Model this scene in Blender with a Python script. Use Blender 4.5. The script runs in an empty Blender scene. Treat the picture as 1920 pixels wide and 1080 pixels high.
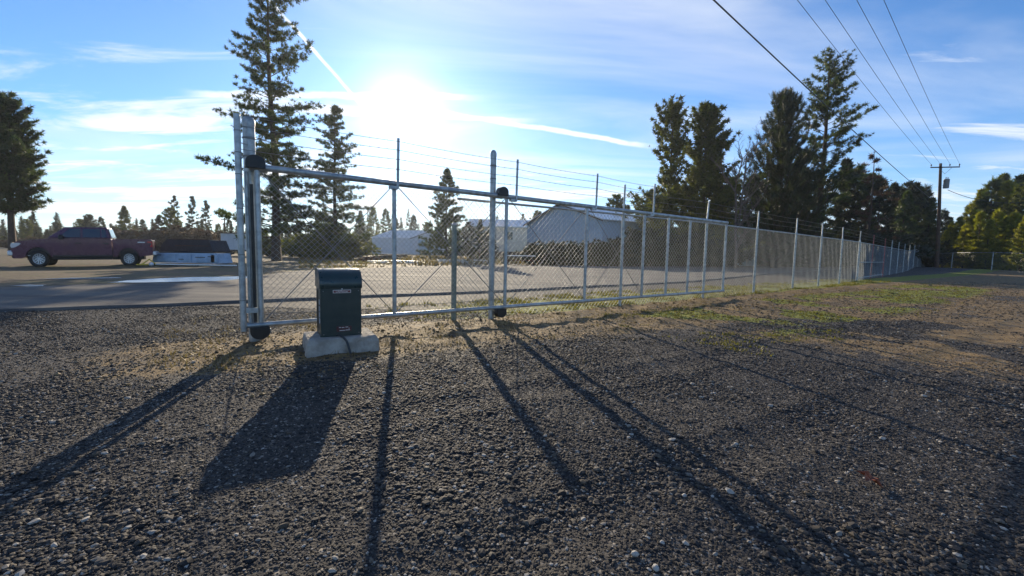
import bpy, math, random
import numpy as np
from mathutils import Vector, Matrix
rad = math.radians
random.seed(7); RNG = np.random.default_rng(11)
S = bpy.context.scene
COL = S.collection

# ------------------------------------------------------------------ camera
CH = 1.2; FPX = 800.0; PITCH = math.atan(68/800.0); ROLL = 0.02
cd = bpy.data.cameras.new('camera'); cam = bpy.data.objects.new('camera', cd); COL.objects.link(cam)
cd.sensor_width = 36; cd.lens = 36*FPX/1920; cd.clip_start = .05; cd.clip_end = 9000
cam.matrix_world = Matrix.Translation((0, 0, CH)) @ Matrix.Rotation(math.pi/2-PITCH, 4, 'X') @ Matrix.Rotation(ROLL, 4, 'Z')
S.camera = cam
HAZE = 0.0003
S.render.resolution_x = 1024; S.render.resolution_y = 576
# ------------------------------------------------------------------ light
SUN_AZ = -14.4; SUN_EL = 17.1       # degrees, azimuth from +Y towards +X
S.view_settings.view_transform = 'Standard'; S.view_settings.look = 'None'
S.view_settings.exposure = 0.55; S.view_settings.gamma = 1; S.view_settings.use_curve_mapping = False
sd = Vector((math.sin(rad(SUN_AZ))*math.cos(rad(SUN_EL)), math.cos(rad(SUN_AZ))*math.cos(rad(SUN_EL)), math.sin(rad(SUN_EL))))
sl = bpy.data.lights.new('sun', 'SUN'); sl.energy = 5.0; sl.angle = rad(.4); sl.color = (1, .84, .61)
so = bpy.data.objects.new('sun', sl); COL.objects.link(so); so.rotation_euler = sd.to_track_quat('Z', 'Y').to_euler(); so.location = (0, 0, 30)

# ------------------------------------------------------------------ picture measuring (where a sight line meets the ground)
_fw = np.array([0, math.cos(PITCH), -math.sin(PITCH)]); _r = np.array([1, 0, 0.]); _u = np.cross(_r, _fw)
_R = math.cos(ROLL)*_r+math.sin(ROLL)*_u; _U = math.cos(ROLL)*_u-math.sin(ROLL)*_r
def ray(x, y):
    d = _fw+_R*(x-960)/FPX+_U*(540-y)/FPX
    return d/np.linalg.norm(d)
def gp(x, y, z=0.):
    d = ray(x, y); return np.array([0, 0, CH])+d*(z-CH)/d[2]
def at(x, y, Y):
    d = ray(x, y); return np.array([0, 0, CH])+d*Y/d[1]

# ------------------------------------------------------------------ world
class NT:
    def __init__(s, t): s.t = t
    def n(s, ty, **k):
        x = s.t.nodes.new(ty)
        for a, b in k.items(): setattr(x, a, b)
        return x
    def l(s, a, b): s.t.links.new(a, b)
    def setin(s, sock, v):
        if isinstance(v, bpy.types.NodeSocket): s.l(v, sock)
        else: sock.default_value = v
    def m(s, op, a, b=0., c=0., clamp=False):
        x = s.n('ShaderNodeMath', operation=op, use_clamp=clamp)
        s.setin(x.inputs[0], a); s.setin(x.inputs[1], b); s.setin(x.inputs[2], c); return x.outputs[0]
    def vm(s, op, a, b=(0, 0, 0)):
        x = s.n('ShaderNodeVectorMath', operation=op); s.setin(x.inputs[0], a); s.setin(x.inputs[1], b)
        return x.outputs['Value'] if op in ('DOT_PRODUCT', 'LENGTH') else x.outputs[0]
    def mix(s, f, a, b, bl='MIX'):
        x = s.n('ShaderNodeMix', data_type='RGBA', blend_type=bl); s.setin(x.inputs[0], f)
        s.setin(x.inputs[6], a if not isinstance(a, tuple) else (*a, 1)[:4]); s.setin(x.inputs[7], b if not isinstance(b, tuple) else (*b, 1)[:4]); return x.outputs[2]
    def ramp(s, v, a, b, x0=0., x1=1., kind='SMOOTHSTEP'):
        x = s.n('ShaderNodeMapRange', interpolation_type=kind); s.setin(x.inputs[0], v)
        for i, q in zip((1, 2, 3, 4), (a, b, x0, x1)): x.inputs[i].default_value = q
        return x.outputs[0]
    def noise(s, vec, sc, det=4, rough=.55, dist=0., out=0):
        x = s.n('ShaderNodeTexNoise'); x.inputs['Scale'].default_value = sc; x.inputs['Detail'].default_value = det
        x.inputs['Roughness'].default_value = rough; x.inputs['Distortion'].default_value = dist
        if vec is not None: s.setin(x.inputs['Vector'], vec)
        return x.outputs[out]
W = bpy.data.worlds.new('World'); S.world = W; W.use_nodes = True
wt = W.node_tree; wt.nodes.clear(); w = NT(wt)
sky = w.n('ShaderNodeTexSky', sky_type='NISHITA'); sky.sun_disc = False
sky.sun_elevation = rad(SUN_EL); sky.sun_rotation = rad(SUN_AZ); sky.air_density = 1.0; sky.dust_density = .35; sky.ozone_density = 2.5; sky.altitude = 800
geo = w.n('ShaderNodeTexCoord'); D = w.vm('NORMALIZE', geo.outputs['Generated'])
sep = w.n('ShaderNodeSeparateXYZ'); w.l(D, sep.inputs[0]); dz = sep.outputs[2]
skyc = w.mix(1., sky.outputs[0], (.84, 1.28, 1.72), 'MULTIPLY')
cs = w.vm('DOT_PRODUCT', D, tuple(sd))                               # cosine of the angle to the sun
cs0 = w.m('MAXIMUM', cs, 0.)
# high cloud on a plane above
k = w.m('ADD', w.m('MAXIMUM', dz, 0.), .10)
inv = w.m('DIVIDE', 1., k)
pl = w.n('ShaderNodeVectorMath', operation='SCALE'); w.l(D, pl.inputs[0]); w.l(inv, pl.inputs['Scale'])
mp = w.n('ShaderNodeMapping'); w.l(pl.outputs[0], mp.inputs[0]); mp.inputs['Scale'].default_value = (.8, 2.6, 0); mp.inputs['Rotation'].default_value = (0, 0, rad(-12)); mp.inputs['Location'].default_value = (3.1, .7, 0)
n1 = w.noise(mp.outputs[0], 1.1, 8, .62, .6)
n2 = w.noise(mp.outputs[0], .45, 3, .5, .2)
low = w.ramp(dz, .34, .07)                                           # more cloud low down
thr = w.m('ADD', w.m('MULTIPLY', n1, .75), w.m('MULTIPLY', n2, .35))
thr = w.m('ADD', thr, w.m('MULTIPLY', low, .11))
lf = w.ramp(sep.outputs[0], .15, -.55, -.045, -.008)
thr = w.m('ADD', thr, lf)
cl = w.m('MULTIPLY', w.ramp(thr, .585, .75, 0, .9), w.ramp(dz, .45, .16, .28, 1.))
# thin cirrus
mp2 = w.n('ShaderNodeMapping'); w.l(pl.outputs[0], mp2.inputs[0]); mp2.inputs['Scale'].default_value = (.35, .9, 0); mp2.inputs['Rotation'].default_value = (0, 0, rad(28)); mp2.inputs['Location'].default_value = (1.3, 5.2, 0)
ci = w.ramp(w.noise(mp2.outputs[0], .9, 7, .55, 1.2), .40, .80, 0, .6)
glow = w.m('POWER', cs0, 9.)
gl2 = w.m('POWER', cs0, 70.)
gl3 = w.m('POWER', cs0, 420.)
gl4 = w.m('POWER', cs0, 3500.)
ccol = w.mix(w.m('MULTIPLY', glow, 1., clamp=True), (9.4, 9.9, 10.6), (13, 12.6, 12))
c1 = w.mix(w.m('MAXIMUM', cl, ci), skyc, ccol)
# pale humid air towards the horizon below the sun
hz = w.m('MULTIPLY', w.ramp(dz, .24, .0), w.m('ADD', .22, w.m('MULTIPLY', w.m('POWER', cs0, 3.5), .22)), clamp=True)
c1 = w.mix(hz, c1, (9.0, 9.5, 10.2))
# contrails: great circle arcs
def contrail(base, p0, p1, wd, strength, a0=0., a1=1.):
    d0 = Vector(ray(*p0)); d1 = Vector(ray(*p1)); n = d0.cross(d1).normalized(); t = (d1-d0).normalized()
    e = w.m('ABSOLUTE', w.m('ADD', w.vm('DOT_PRODUCT', D, tuple(n)), w.m('MULTIPLY', w.m('SUBTRACT', w.noise(D, 14, 3), .5), wd*1.6)))
    msk = w.ramp(e, wd, wd*.25)
    al = w.vm('DOT_PRODUCT', D, tuple(t)); q0 = d0.dot(t); q1 = d1.dot(t)
    msk = w.m('MULTIPLY', msk, w.ramp(al, q0-.02, q0+.05)); msk = w.m('MULTIPLY', msk, w.ramp(al, q1+.02, q1-.08))
    msk = w.m('MULTIPLY', msk, w.ramp(w.noise(D, 22, 4), .25, .6, .45, 1.))
    msk = w.m('MULTIPLY', msk, strength)
    return w.mix(msk, base, (12, 12, 12))
c1 = contrail(c1, (470, -40), (720, 245), .0045, .95)
c1 = contrail(c1, (560, 206), (1000, 226), .007, .7)
c1 = contrail(c1, (350, 177), (900, 182), .009, .7)
c1 = contrail(c1, (830, 210), (1230, 276), .007, .85)
# the bright air round the sun
add = w.m('ADD', w.m('ADD', w.m('MULTIPLY', gl2, .8), w.m('MULTIPLY', gl3, 6.5)), w.m('MULTIPLY', gl4, 40.))
add = w.m('ADD', add, w.m('MULTIPLY', glow, .25))
ac = w.n('ShaderNodeCombineXYZ'); w.l(add, ac.inputs[0]); w.l(w.m('MULTIPLY', add, .97), ac.inputs[1]); w.l(w.m('MULTIPLY', add, .9), ac.inputs[2])
fin = w.mix(1., c1, ac.outputs[0], 'ADD')
bg = w.n('ShaderNodeBackground'); w.l(fin, bg.inputs[0]); bg.inputs[1].default_value = .074
wo = w.n('ShaderNodeOutputWorld'); w.l(bg.outputs[0], wo.inputs[0])

# ------------------------------------------------------------------ materials
def mat(name, col, rough=.6, metal=0., var=0., vs=8., bump=0., bs=60., col2=None, spec=.5, trans=0., coat=0.):
    m = bpy.data.materials.new(name); m.use_nodes = True; t = NT(m.node_tree); b = m.node_tree.nodes['Principled BSDF']
    b.inputs['Roughness'].default_value = rough; b.inputs['Metallic'].default_value = metal; b.inputs['Specular IOR Level'].default_value = spec
    b.inputs['Coat Weight'].default_value = coat
    tc = t.n('ShaderNodeTexCoord').outputs['Object']
    if col2 is None: col2 = tuple(max(0, c*(1-var)) for c in col)
    f = t.ramp(t.noise(tc, vs, 6, .65), .35, .65)
    t.l(t.mix(f, col, col2), b.inputs['Base Color'])
    t.l(t.ramp(t.noise(tc, vs*2.3, 4), .3, .7, max(0, rough-.1), min(1, rough+.1)), b.inputs['Roughness'])
    if bump:
        bp = t.n('ShaderNodeBump'); bp.inputs['Strength'].default_value = bump; bp.inputs['Distance'].default_value = .02
        t.l(t.noise(tc, bs, 6, .7), bp.inputs['Height']); t.l(bp.outputs[0], b.inputs['Normal'])
    return m
def leafmat(name, c1, c2, trans=.35):
    m = bpy.data.materials.new(name); m.use_nodes = True; nt = m.node_tree; t = NT(nt); b = nt.nodes['Principled BSDF']; out = nt.nodes['Material Output']
    a = t.n('ShaderNodeAttribute', attribute_name='tint')
    oi = t.n('ShaderNodeObjectInfo')
    f = t.m('ADD', t.m('MULTIPLY', a.outputs['Fac'], .8), t.m('MULTIPLY', oi.outputs['Random'], .25), clamp=True)
    c = t.mix(f, c1, c2); t.l(c, b.inputs['Base Color']); b.inputs['Roughness'].default_value = .55; b.inputs['Specular IOR Level'].default_value = .35
    tr = t.n('ShaderNodeBsdfTranslucent'); c3 = t.mix(1., c, (1.25, 1.3, .6), 'MULTIPLY'); t.l(c3, tr.inputs[0])
    mx = t.n('ShaderNodeMixShader'); mx.inputs[0].default_value = trans; t.l(b.outputs[0], mx.inputs[1]); t.l(tr.outputs[0], mx.inputs[2]); t.l(mx.outputs[0], out.inputs[0])
    return m
M = dict(
    galv=mat('galvanised_steel', (.46, .50, .51), .44, .6, .0, 9, .08, 90, (.28, .31, .32)),
    wire=mat('galvanised_wire', (.30, .34, .36), .6, .25, .2, 3, spec=.3),
    barb=mat('weathered_wire', (.22, .22, .22), .5, .6, .3, 3),
    rodm=mat('truss_rod_steel', (.25, .26, .26), .5, .6, .3, 3),
    black=mat('black_plastic', (.012, .014, .015), .45, 0, .3, 6, .05, 60),
    cover=mat('operator_cover_plastic', (.008, .024, .022), .42, 0, .3, 7, .06, 120, (.022, .036, .032)),
    hood=mat('operator_hood_plastic', (.016, .042, .042), .36, 0, .25, 5, .06, 90, coat=.2),
    concrete=mat('pad_concrete', (.42, .39, .34), .9, 0, 0, 6, .6, 45, (.27, .245, .21)),
    red=mat('label_red', (.16, .018, .02), .5), white=mat('label_white', (.75, .75, .72), .5), dred=mat('label_dark_red', (.07, .015, .016), .5),
    cable=mat('cable_black', (.03, .035, .04), .5),
    pink=mat('red_primer_post', (.36, .12, .11), .6, .1, .3, 4),
    paint=mat('truck_paint', (.085, .016, .045), .3, .2, .1, 1.5, coat=.3),
    trim=mat('truck_trim', (.012, .012, .014), .5), glass=mat('dark_glass', (.012, .012, .018), .08, 0, .1, 1, spec=.8),
    shade_glass=mat('windscreen_glass', (.10, .14, .17), .06, 0, .1, 1, spec=.9),
    chrome=mat('rim_alloy', (.6, .61, .64), .35, .7), rubber=mat('tyre_rubber', (.018, .018, .018), .8, 0, .3, 9),
    tail=mat('tail_lamp_red', (.5, .02, .03), .15), lamp=mat('headlamp_lens', (.55, .55, .6), .1, .2),
    bark=mat('pine_bark', (.085, .055, .038), .95, 0, 0, 5, .8, 20, (.04, .03, .024)),
    dead=mat('dead_wood', (.17, .125, .10), .9, 0, .4, 5, .4, 20),
    siding=mat('pale_metal_siding', (.52, .58, .64), .5, .1, .08, 2),
    bluesiding=mat('blue_metal_siding', (.30, .45, .58), .5, .1, .08, 2),
    roof=mat('pale_metal_roof', (.55, .62, .66), .38, .3, .1, 2),
    rooflight=mat('white_metal_roof', (.74, .74, .72), .4, .2, .1, 2),
    fascia=mat('brown_fascia', (.07, .05, .04), .7), cream=mat('cream_render', (.66, .64, .58), .8, 0, .1, 3),
    box=mat('pale_blue_panel', (.34, .47, .62), .55, 0, .25, 2), tarp=mat('dark_tarp', (.035, .028, .035), .55, 0, .4, 3, .4, 8),
    wood=mat('weathered_board', (.42, .40, .36), .8, 0, .3, 3), polewood=mat('pole_wood', (.10, .062, .042), .9, 0, .4, 3, .4, 30),
    transf=mat('transformer_grey', (.33, .36, .38), .5, .3), yellow=mat('yellow_paint', (.6, .42, .04), .5), ceramic=mat('insulator_brown', (.10, .06, .04), .3),
    rust=mat('rusty_metal', (.14, .06, .035), .85, .2, .4, 6), deadleaf=mat('dead_leaf', (.30, .08, .03), .7, 0, .3, 30),
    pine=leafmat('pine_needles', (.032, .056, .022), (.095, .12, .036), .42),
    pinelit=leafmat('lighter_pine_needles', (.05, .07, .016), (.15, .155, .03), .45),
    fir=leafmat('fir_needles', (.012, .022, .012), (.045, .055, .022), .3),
    olive=leafmat('yellow_green_foliage', (.11, .135, .015), (.30, .28, .04), .5),
    far=leafmat('far_needles', (.022, .034, .018), (.075, .07, .032), .35),
    brownleaf=leafmat('brown_twigs', (.055, .030, .022), (.105, .06, .038), .3),
    grass=leafmat('green_grass', (.09, .095, .018), (.24, .20, .04), .4),
    dry=leafmat('dry_grass', (.12, .085, .04), (.25, .19, .09), .35),
)
# ground: zones stored on the mesh say what lies where; the texture breaks their edges up
def groundmat():
    m = bpy.data.materials.new('ground'); m.use_nodes = True; nt = m.node_tree; t = NT(nt); b = nt.nodes['Principled BSDF']
    P = t.n('ShaderNodeNewGeometry').outputs['Position']
    a = t.n('ShaderNodeAttribute', attribute_name='zones'); z = t.n('ShaderNodeSeparateColor'); t.l(a.outputs['Color'], z.inputs[0])
    vo = t.n('ShaderNodeTexVoronoi'); vo.inputs['Scale'].default_value = 55; t.l(P, vo.inputs['Vector'])
    hs = t.n('ShaderNodeSeparateColor'); t.l(vo.outputs['Color'], hs.inputs[0])
    big = t.noise(P, .9, 5, .6); fine = t.noise(P, 16, 6, .7); mid = t.noise(P, 4.5, 6, .65)
    g = t.mix(t.ramp(hs.outputs[0], 0, 1), (.022, .021, .021), (.055, .050, .047))
    g = t.mix(t.ramp(hs.outputs[1], .90, .96), g, (.26, .23, .19))
    g = t.mix(t.ramp(big, .4, .7, 0, .35), g, (.10, .085, .065))
    d = t.mix(t.ramp(mid, .35, .65), (.12, .072, .026), (.29, .19, .075))
    d = t.mix(t.ramp(fine, .50, .68, 0, .7), d, (.075, .05, .027)); d = t.mix(t.ramp(t.noise(P, 1.7, 5, .7), .5, .62, 0, .55), d, (.065, .058, .05))
    d = t.mix(t.ramp(hs.outputs[2], .90, .97, 0, .8), d, (.20, .19, .18))
    gr = t.mix(t.ramp(fine, .3, .7), (.09, .115, .014), (.26, .26, .03))
    fl = t.mix(t.ramp(mid, .35, .65), (.085, .06, .034), (.17, .12, .065)); fl = t.mix(t.ramp(big, .45, .62, 0, .75), fl, (.10, .095, .03))
    brk = t.m('MULTIPLY', t.m('SUBTRACT', t.m('ADD', t.m('MULTIPLY', mid, .6), t.m('MULTIPLY', fine, .4)), .5), 1.6)
    def msk(ch): return t.ramp(t.m('ADD', z.outputs[ch], brk), .38, .62)
    c = t.mix(msk(0), g, d); c = t.mix(msk(1), c, gr); c = t.mix(msk(2), c, fl)
    t.l(c, b.inputs['Base Color']); b.inputs['Roughness'].default_value = .85; b.inputs['Specular IOR Level'].default_value = .3
    hgt = t.m('ADD', t.m('MULTIPLY', t.m('SUBTRACT', 1., vo.outputs['Distance']), .6), t.m('MULTIPLY', fine, 1.2))
    bp = t.n('ShaderNodeBump'); bp.inputs['Strength'].default_value = .7; bp.inputs['Distance'].default_value = .014
    t.l(hgt, bp.inputs['Height']); t.l(bp.outputs[0], b.inputs['Normal'])
    return m
def roadmat():
    m = bpy.data.materials.new('yard_gravel'); m.use_nodes = True; nt = m.node_tree; t = NT(nt); b = nt.nodes['Principled BSDF']
    P = t.n('ShaderNodeNewGeometry').outputs['Position']
    mp = t.n('ShaderNodeMapping'); t.l(P, mp.inputs[0]); mp.inputs['Rotation'].default_value = (0, 0, rad(-36)); mp.inputs['Scale'].default_value = (.15, 1.2, 1)
    st = t.noise(mp.outputs[0], 1.2, 5, .6); fine = t.noise(P, 30, 5, .8); sp = t.noise(P, 7, 6, .75)
    c = t.mix(t.ramp(st, .35, .65), (.082, .082, .084), (.145, .135, .12)); c = t.mix(t.ramp(fine, .5, .7, 0, .55), c, (.10, .095, .09))
    c = t.mix(t.ramp(sp, .55, .75, 0, .4), c, (.12, .12, .13))
    t.l(c, b.inputs['Base Color']); t.l(t.ramp(st, .35, .65, .95, .85), b.inputs['Roughness']); b.inputs['Specular IOR Level'].default_value = .25
    bp = t.n('ShaderNodeBump'); bp.inputs['Strength'].default_value = .7; bp.inputs['Distance'].default_value = .02
    t.l(t.m('ADD', fine, sp), bp.inputs['Height']); t.l(bp.outputs[0], b.inputs['Normal'])
    return m
def stonemat(name, tones):
    m = bpy.data.materials.new(name); m.use_nodes = True; nt = m.node_tree; t = NT(nt); b = nt.nodes['Principled BSDF']
    oi = t.n('ShaderNodeObjectInfo'); cr = t.n('ShaderNodeValToRGB'); cr.color_ramp.interpolation = 'LINEAR'
    e = cr.color_ramp.elements; e[0].position, e[0].color = tones[0][0], (*tones[0][1], 1); e[1].position, e[1].color = tones[-1][0], (*tones[-1][1], 1)
    for p, c in tones[1:-1]: q = e.new(p); q.color = (*c, 1)
    t.l(oi.outputs['Random'], cr.inputs[0]); n = t.noise(t.n('ShaderNodeTexCoord').outputs['Object'], 1.5, 4, .6)
    c = t.mix(1., cr.outputs[0], t.mix(t.ramp(n, .3, .7), (.75, .75, .75), (1.15, 1.15, 1.15)), 'MULTIPLY')
    t.l(c, b.inputs['Base Color']); b.inputs['Roughness'].default_value = .75; b.inputs['Specular IOR Level'].default_value = .3
    return m
M['ground'] = groundmat(); M['road'] = roadmat()
M['stone'] = stonemat('gravel_stone', [(0, (.016, .015, .015)), (.35, (.034, .031, .030)), (.6, (.055, .048, .043)), (.8, (.085, .065, .043)), (.92, (.15, .13, .105)), (1., (.42, .39, .34))])
M['clod'] = stonemat('dirt_clod', [(0, (.08, .05, .022)), (.5, (.17, .11, .046)), (.8, (.25, .17, .08)), (1., (.24, .22, .19))])
pm = bpy.data.materials.new('puddle_water'); pm.use_nodes = True; _b = pm.node_tree.nodes['Principled BSDF']
_b.inputs['Base Color'].default_value = (.30, .31, .33, 1); _b.inputs['Roughness'].default_value = .22; _b.inputs['Specular IOR Level'].default_value = .6
_t = NT(pm.node_tree); _bp = _t.n('ShaderNodeBump'); _bp.inputs['Strength'].default_value = .05; _t.l(_t.noise(None, 6, 3), _bp.inputs['Height']); _t.l(_bp.outputs[0], _b.inputs['Normal'])
M['water'] = pm

# ------------------------------------------------------------------ helpers
def tag(o, label=None, cat=None, group=None, kind=None):
    if label: o['label'] = label
    if cat: o['category'] = cat
    if group: o['group'] = group
    if kind: o['kind'] = kind
    return o
def empty(name, loc, rz=0., label=None, cat=None, group=None):
    o = bpy.data.objects.new(name, None); COL.objects.link(o); o.location = tuple(float(c) for c in loc); o.rotation_euler = (0, 0, rz); o.empty_display_size = .2
    return tag(o, label, cat, group)
def link(name, me, m, parent=None):
    o = bpy.data.objects.new(name, me); COL.objects.link(o)
    if m is not None and not me.materials: me.materials.append(m)
    if parent: o.parent = parent
    return o
def trimesh(name, V, T, smooth=False, tint=None):
    V = np.asarray(V, np.float32); T = np.asarray(T, np.int32); me = bpy.data.meshes.new(name)
    me.vertices.add(len(V)); me.vertices.foreach_set('co', V.ravel()); me.loops.add(T.size); me.loops.foreach_set('vertex_index', T.ravel())
    me.polygons.add(len(T)); me.polygons.foreach_set('loop_start', np.arange(0, T.size, T.shape[1], dtype=np.int32))
    if smooth: me.polygons.foreach_set('use_smooth', np.ones(len(T), bool))
    if tint is not None:
        at_ = me.attributes.new('tint', 'FLOAT', 'POINT'); at_.data.foreach_set('value', np.asarray(tint, np.float32))
    me.update(calc_edges=True); return me
class MB:
    def __init__(s): s.v = []; s.f = []; s.sm = []
    def add(s, v, f, smooth=False):
        n = len(s.v); s.v += [tuple(float(c) for c in p) for p in v]; s.f += [[i+n for i in q] for q in f]; s.sm += [smooth]*len(f); return s
    def box(s, c, sz, rz=0., bev=0.):
        x, y, z = sz[0]/2, sz[1]/2, sz[2]/2; ca, sa = math.cos(rz), math.sin(rz)
        if bev <= 0:
            P = [(a*x, b*y, e*z) for e in (-1, 1) for a, b in ((-1, -1), (1, -1), (1, 1), (-1, 1))]
            F = [(0, 3, 2, 1), (4, 5, 6, 7), (0, 1, 5, 4), (1, 2, 6, 5), (2, 3, 7, 6), (3, 0, 4, 7)]
        else:
            b_ = bev; prof = [(x-b_, -y), (x, -y+b_), (x, y-b_), (x-b_, y), (-x+b_, y), (-x, y-b_), (-x, -y+b_), (-x+b_, -y)]
            P = []; sc = lambda q: ((x-q)/x, (y-q)/y)
            for zz, q in ((-z, b_), (-z+b_, 0), (z-b_, 0), (z, b_)):
                kx, ky = sc(q); P += [(p[0]*kx, p[1]*ky, zz) for p in prof]
            F = [tuple(reversed(range(8))), tuple(range(24, 32))]
            for r_ in range(3):
                for i in range(8): F.append((r_*8+i, r_*8+(i+1) % 8, r_*8+8+(i+1) % 8, r_*8+8+i))
        return s.add([(c[0]+p[0]*ca-p[1]*sa, c[1]+p[0]*sa+p[1]*ca, c[2]+p[2]) for p in P], F)
    def tube(s, pts, r, seg=8, caps=True, smooth=True):
        pts = [Vector(tuple(float(c) for c in p)) for p in pts]; n = len(pts); rr = r if isinstance(r, (list, tuple)) else [r]*n
        V = []; F = []; up0 = None
        for i, p in enumerate(pts):
            d = (pts[min(i+1, n-1)]-pts[max(i-1, 0)]).normalized()
            if up0 is None: up0 = Vector((1, 0, 0)) if abs(d.x) < .8 else Vector((0, 1, 0))
            a = d.cross(up0).normalized(); b = d.cross(a).normalized(); up0 = -a.cross(d).normalized() if False else up0
            for j in range(seg):
                t = 2*math.pi*j/seg; V.append(p+a*math.cos(t)*rr[i]+b*math.sin(t)*rr[i])
        for i in range(n-1):
            for j in range(seg): F.append((i*seg+j, i*seg+(j+1) % seg, (i+1)*seg+(j+1) % seg, (i+1)*seg+j))
        s.add(V, F, smooth)
        if caps: s.add(V[:seg], [tuple(reversed(range(seg)))]); s.add(V[-seg:], [tuple(range(seg))])
        return s
    def prism(s, poly, o, ax, ay, az, d, smooth=False):     # poly in (ax, ay), extruded by d along az
        o, ax, ay, az = (Vector(tuple(float(c) for c in q)) for q in (o, ax, ay, az)); n = len(poly)
        V = [o+ax*p[0]+ay*p[1] for p in poly]; V += [q+az*d for q in V]
        s.add(V, [tuple(reversed(range(n))), tuple(range(n, 2*n))]); s.add(V, [(i, (i+1) % n, n+(i+1) % n, n+i) for i in range(n)], smooth); return s
    def lathe(s, prof, c, seg=16, axis=(0, 0, 1)):
        ax = Vector(axis).normalized(); a = ax.cross(Vector((1, 0, 0)) if abs(ax.x) < .9 else Vector((0, 1, 0))).normalized(); b = ax.cross(a); c = Vector(tuple(float(q) for q in c))
        V = []; F = []; n = len(prof)
        for r_, h_ in prof:
            for j in range(seg): t = 2*math.pi*j/seg; V.append(c+ax*h_+(a*math.cos(t)+b*math.sin(t))*max(r_, 1e-4))
        for i in range(n-1):
            for j in range(seg): F.append((i*seg+j, i*seg+(j+1) % seg, (i+1)*seg+(j+1) % seg, (i+1)*seg+j))
        return s.add(V, F, True)
    def build(s, name, m, parent=None, world=False, bevel=0.):
        me = bpy.data.meshes.new(name); v = s.v
        if world and parent is not None:
            iv = parent.matrix_basis.inverted(); v = [tuple(iv @ Vector(p)) for p in v]
        me.from_pydata(v, [], s.f); me.polygons.foreach_set('use_smooth', s.sm); me.update()
        o = link(name, me, m, parent)
        if bevel:
            bm_ = o.modifiers.new('bevel', 'BEVEL'); bm_.width = bevel; bm_.segments = 2; bm_.limit_method = 'ANGLE'; bm_.angle_limit = rad(40)
        return o
# value noise on arrays
_perm = RNG.random((256, 256))
def vnoise(x, y):
    xi = np.floor(x).astype(int); yi = np.floor(y).astype(int); fx = x-xi; fy = y-yi; fx = fx*fx*(3-2*fx); fy = fy*fy*(3-2*fy)
    g = lambda a, b: _perm[a % 256, b % 256]
    return (g(xi, yi)*(1-fx)+g(xi+1, yi)*fx)*(1-fy)+(g(xi, yi+1)*(1-fx)+g(xi+1, yi+1)*fx)*fy
def fbm(x, y, o=4):
    r_ = 0; a = .5
    for i in range(o): r_ = r_+a*vnoise(x*2**i+17*i, y*2**i+9*i); a *= .5
    return r_/(1-.5**o)
def sstep(v, a, b): t = np.clip((v-a)/(b-a), 0, 1); return t*t*(3-2*t)
# ------------------------------------------------------------------ layout of the gate line
A0 = np.array([-3.167, 5.231]); DU = np.array([.8098, .5868]); NU = np.array([.5868, -.8098])      # along the fence; towards the viewer
def gl(s_, t_=0., z=0.):                  # s along the fence, t behind the gate
    p = A0+DU*s_-NU*t_; return np.array([p[0], p[1], z])
def st(x, y): return (x-A0[0])*DU[0]+(y-A0[1])*DU[1], (x-A0[0])*NU[0]+(y-A0[1])*NU[1]
LIP = [(-30, 6.3-14.5), (-14, 3.6), (-8.74, 7.21), (-5.62, 8.9), (-3.1, 11.0), (-.31, 12.5), (8.15, 19.0), (17.9, 29.8), (36, 47), (44, 56)]
FAR = [(-30, 1), (-20, 6.5), (-13.2, 11.0), (-9.2, 14.7), (-11., 20.8), (-8., 29.), (-1., 37.), (9, 40.), (16, 44), (34, 60), (40, 66)]
def height(x, y):
    x = np.asarray(x, float); y = np.asarray(y, float); s_, t_ = st(x, y); r_ = np.hypot(x, y)
    z = .05*(fbm(x*.35, y*.35, 3)-.5)*sstep(r_, 1.5, 8)*(1-sstep(r_, 60, 120))
    nr = 1-sstep(r_, 8, 18)
    z = z+.007*(fbm(x*6, y*6, 4)-.5)*nr
    berm = sstep(t_, -1.0, -.2)*(1-sstep(t_, .9+.07*np.clip(s_, 0, 20), 2.2+.1*np.clip(s_, 0, 20)))*sstep(s_, -1.5, 1.5)*(1-sstep(s_, 26, 36))
    z = z+berm*(.12*(fbm(x*2.2, y*2.2, 5)-.47)+.05*np.maximum(0, fbm(x*1.1+5, y*4.2, 4)-.55)*2)
    z = z-.20*np.exp(-(((x+24.5)/5.5)**2+((y-22.3)/4.0)**2))
    for c_ in (3.2, 4.7):
        q_ = t_-c_-.5*np.sin(s_*.12)-.25*(fbm(s_*.3, s_*0+c_, 2)-.5); z = z-.016*np.exp(-(q_/.16)**2)*(.4+.6*vnoise(s_*.5, s_*0+c_))+.008*np.exp(-((np.abs(q_)-.26)/.08)**2)
    z = z+.35*np.exp(-(((x-50)/9)**2+((y-51)/9)**2))
    return z
def gz(x, y): return float(height(np.array([x]), np.array([y]))[0])

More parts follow.
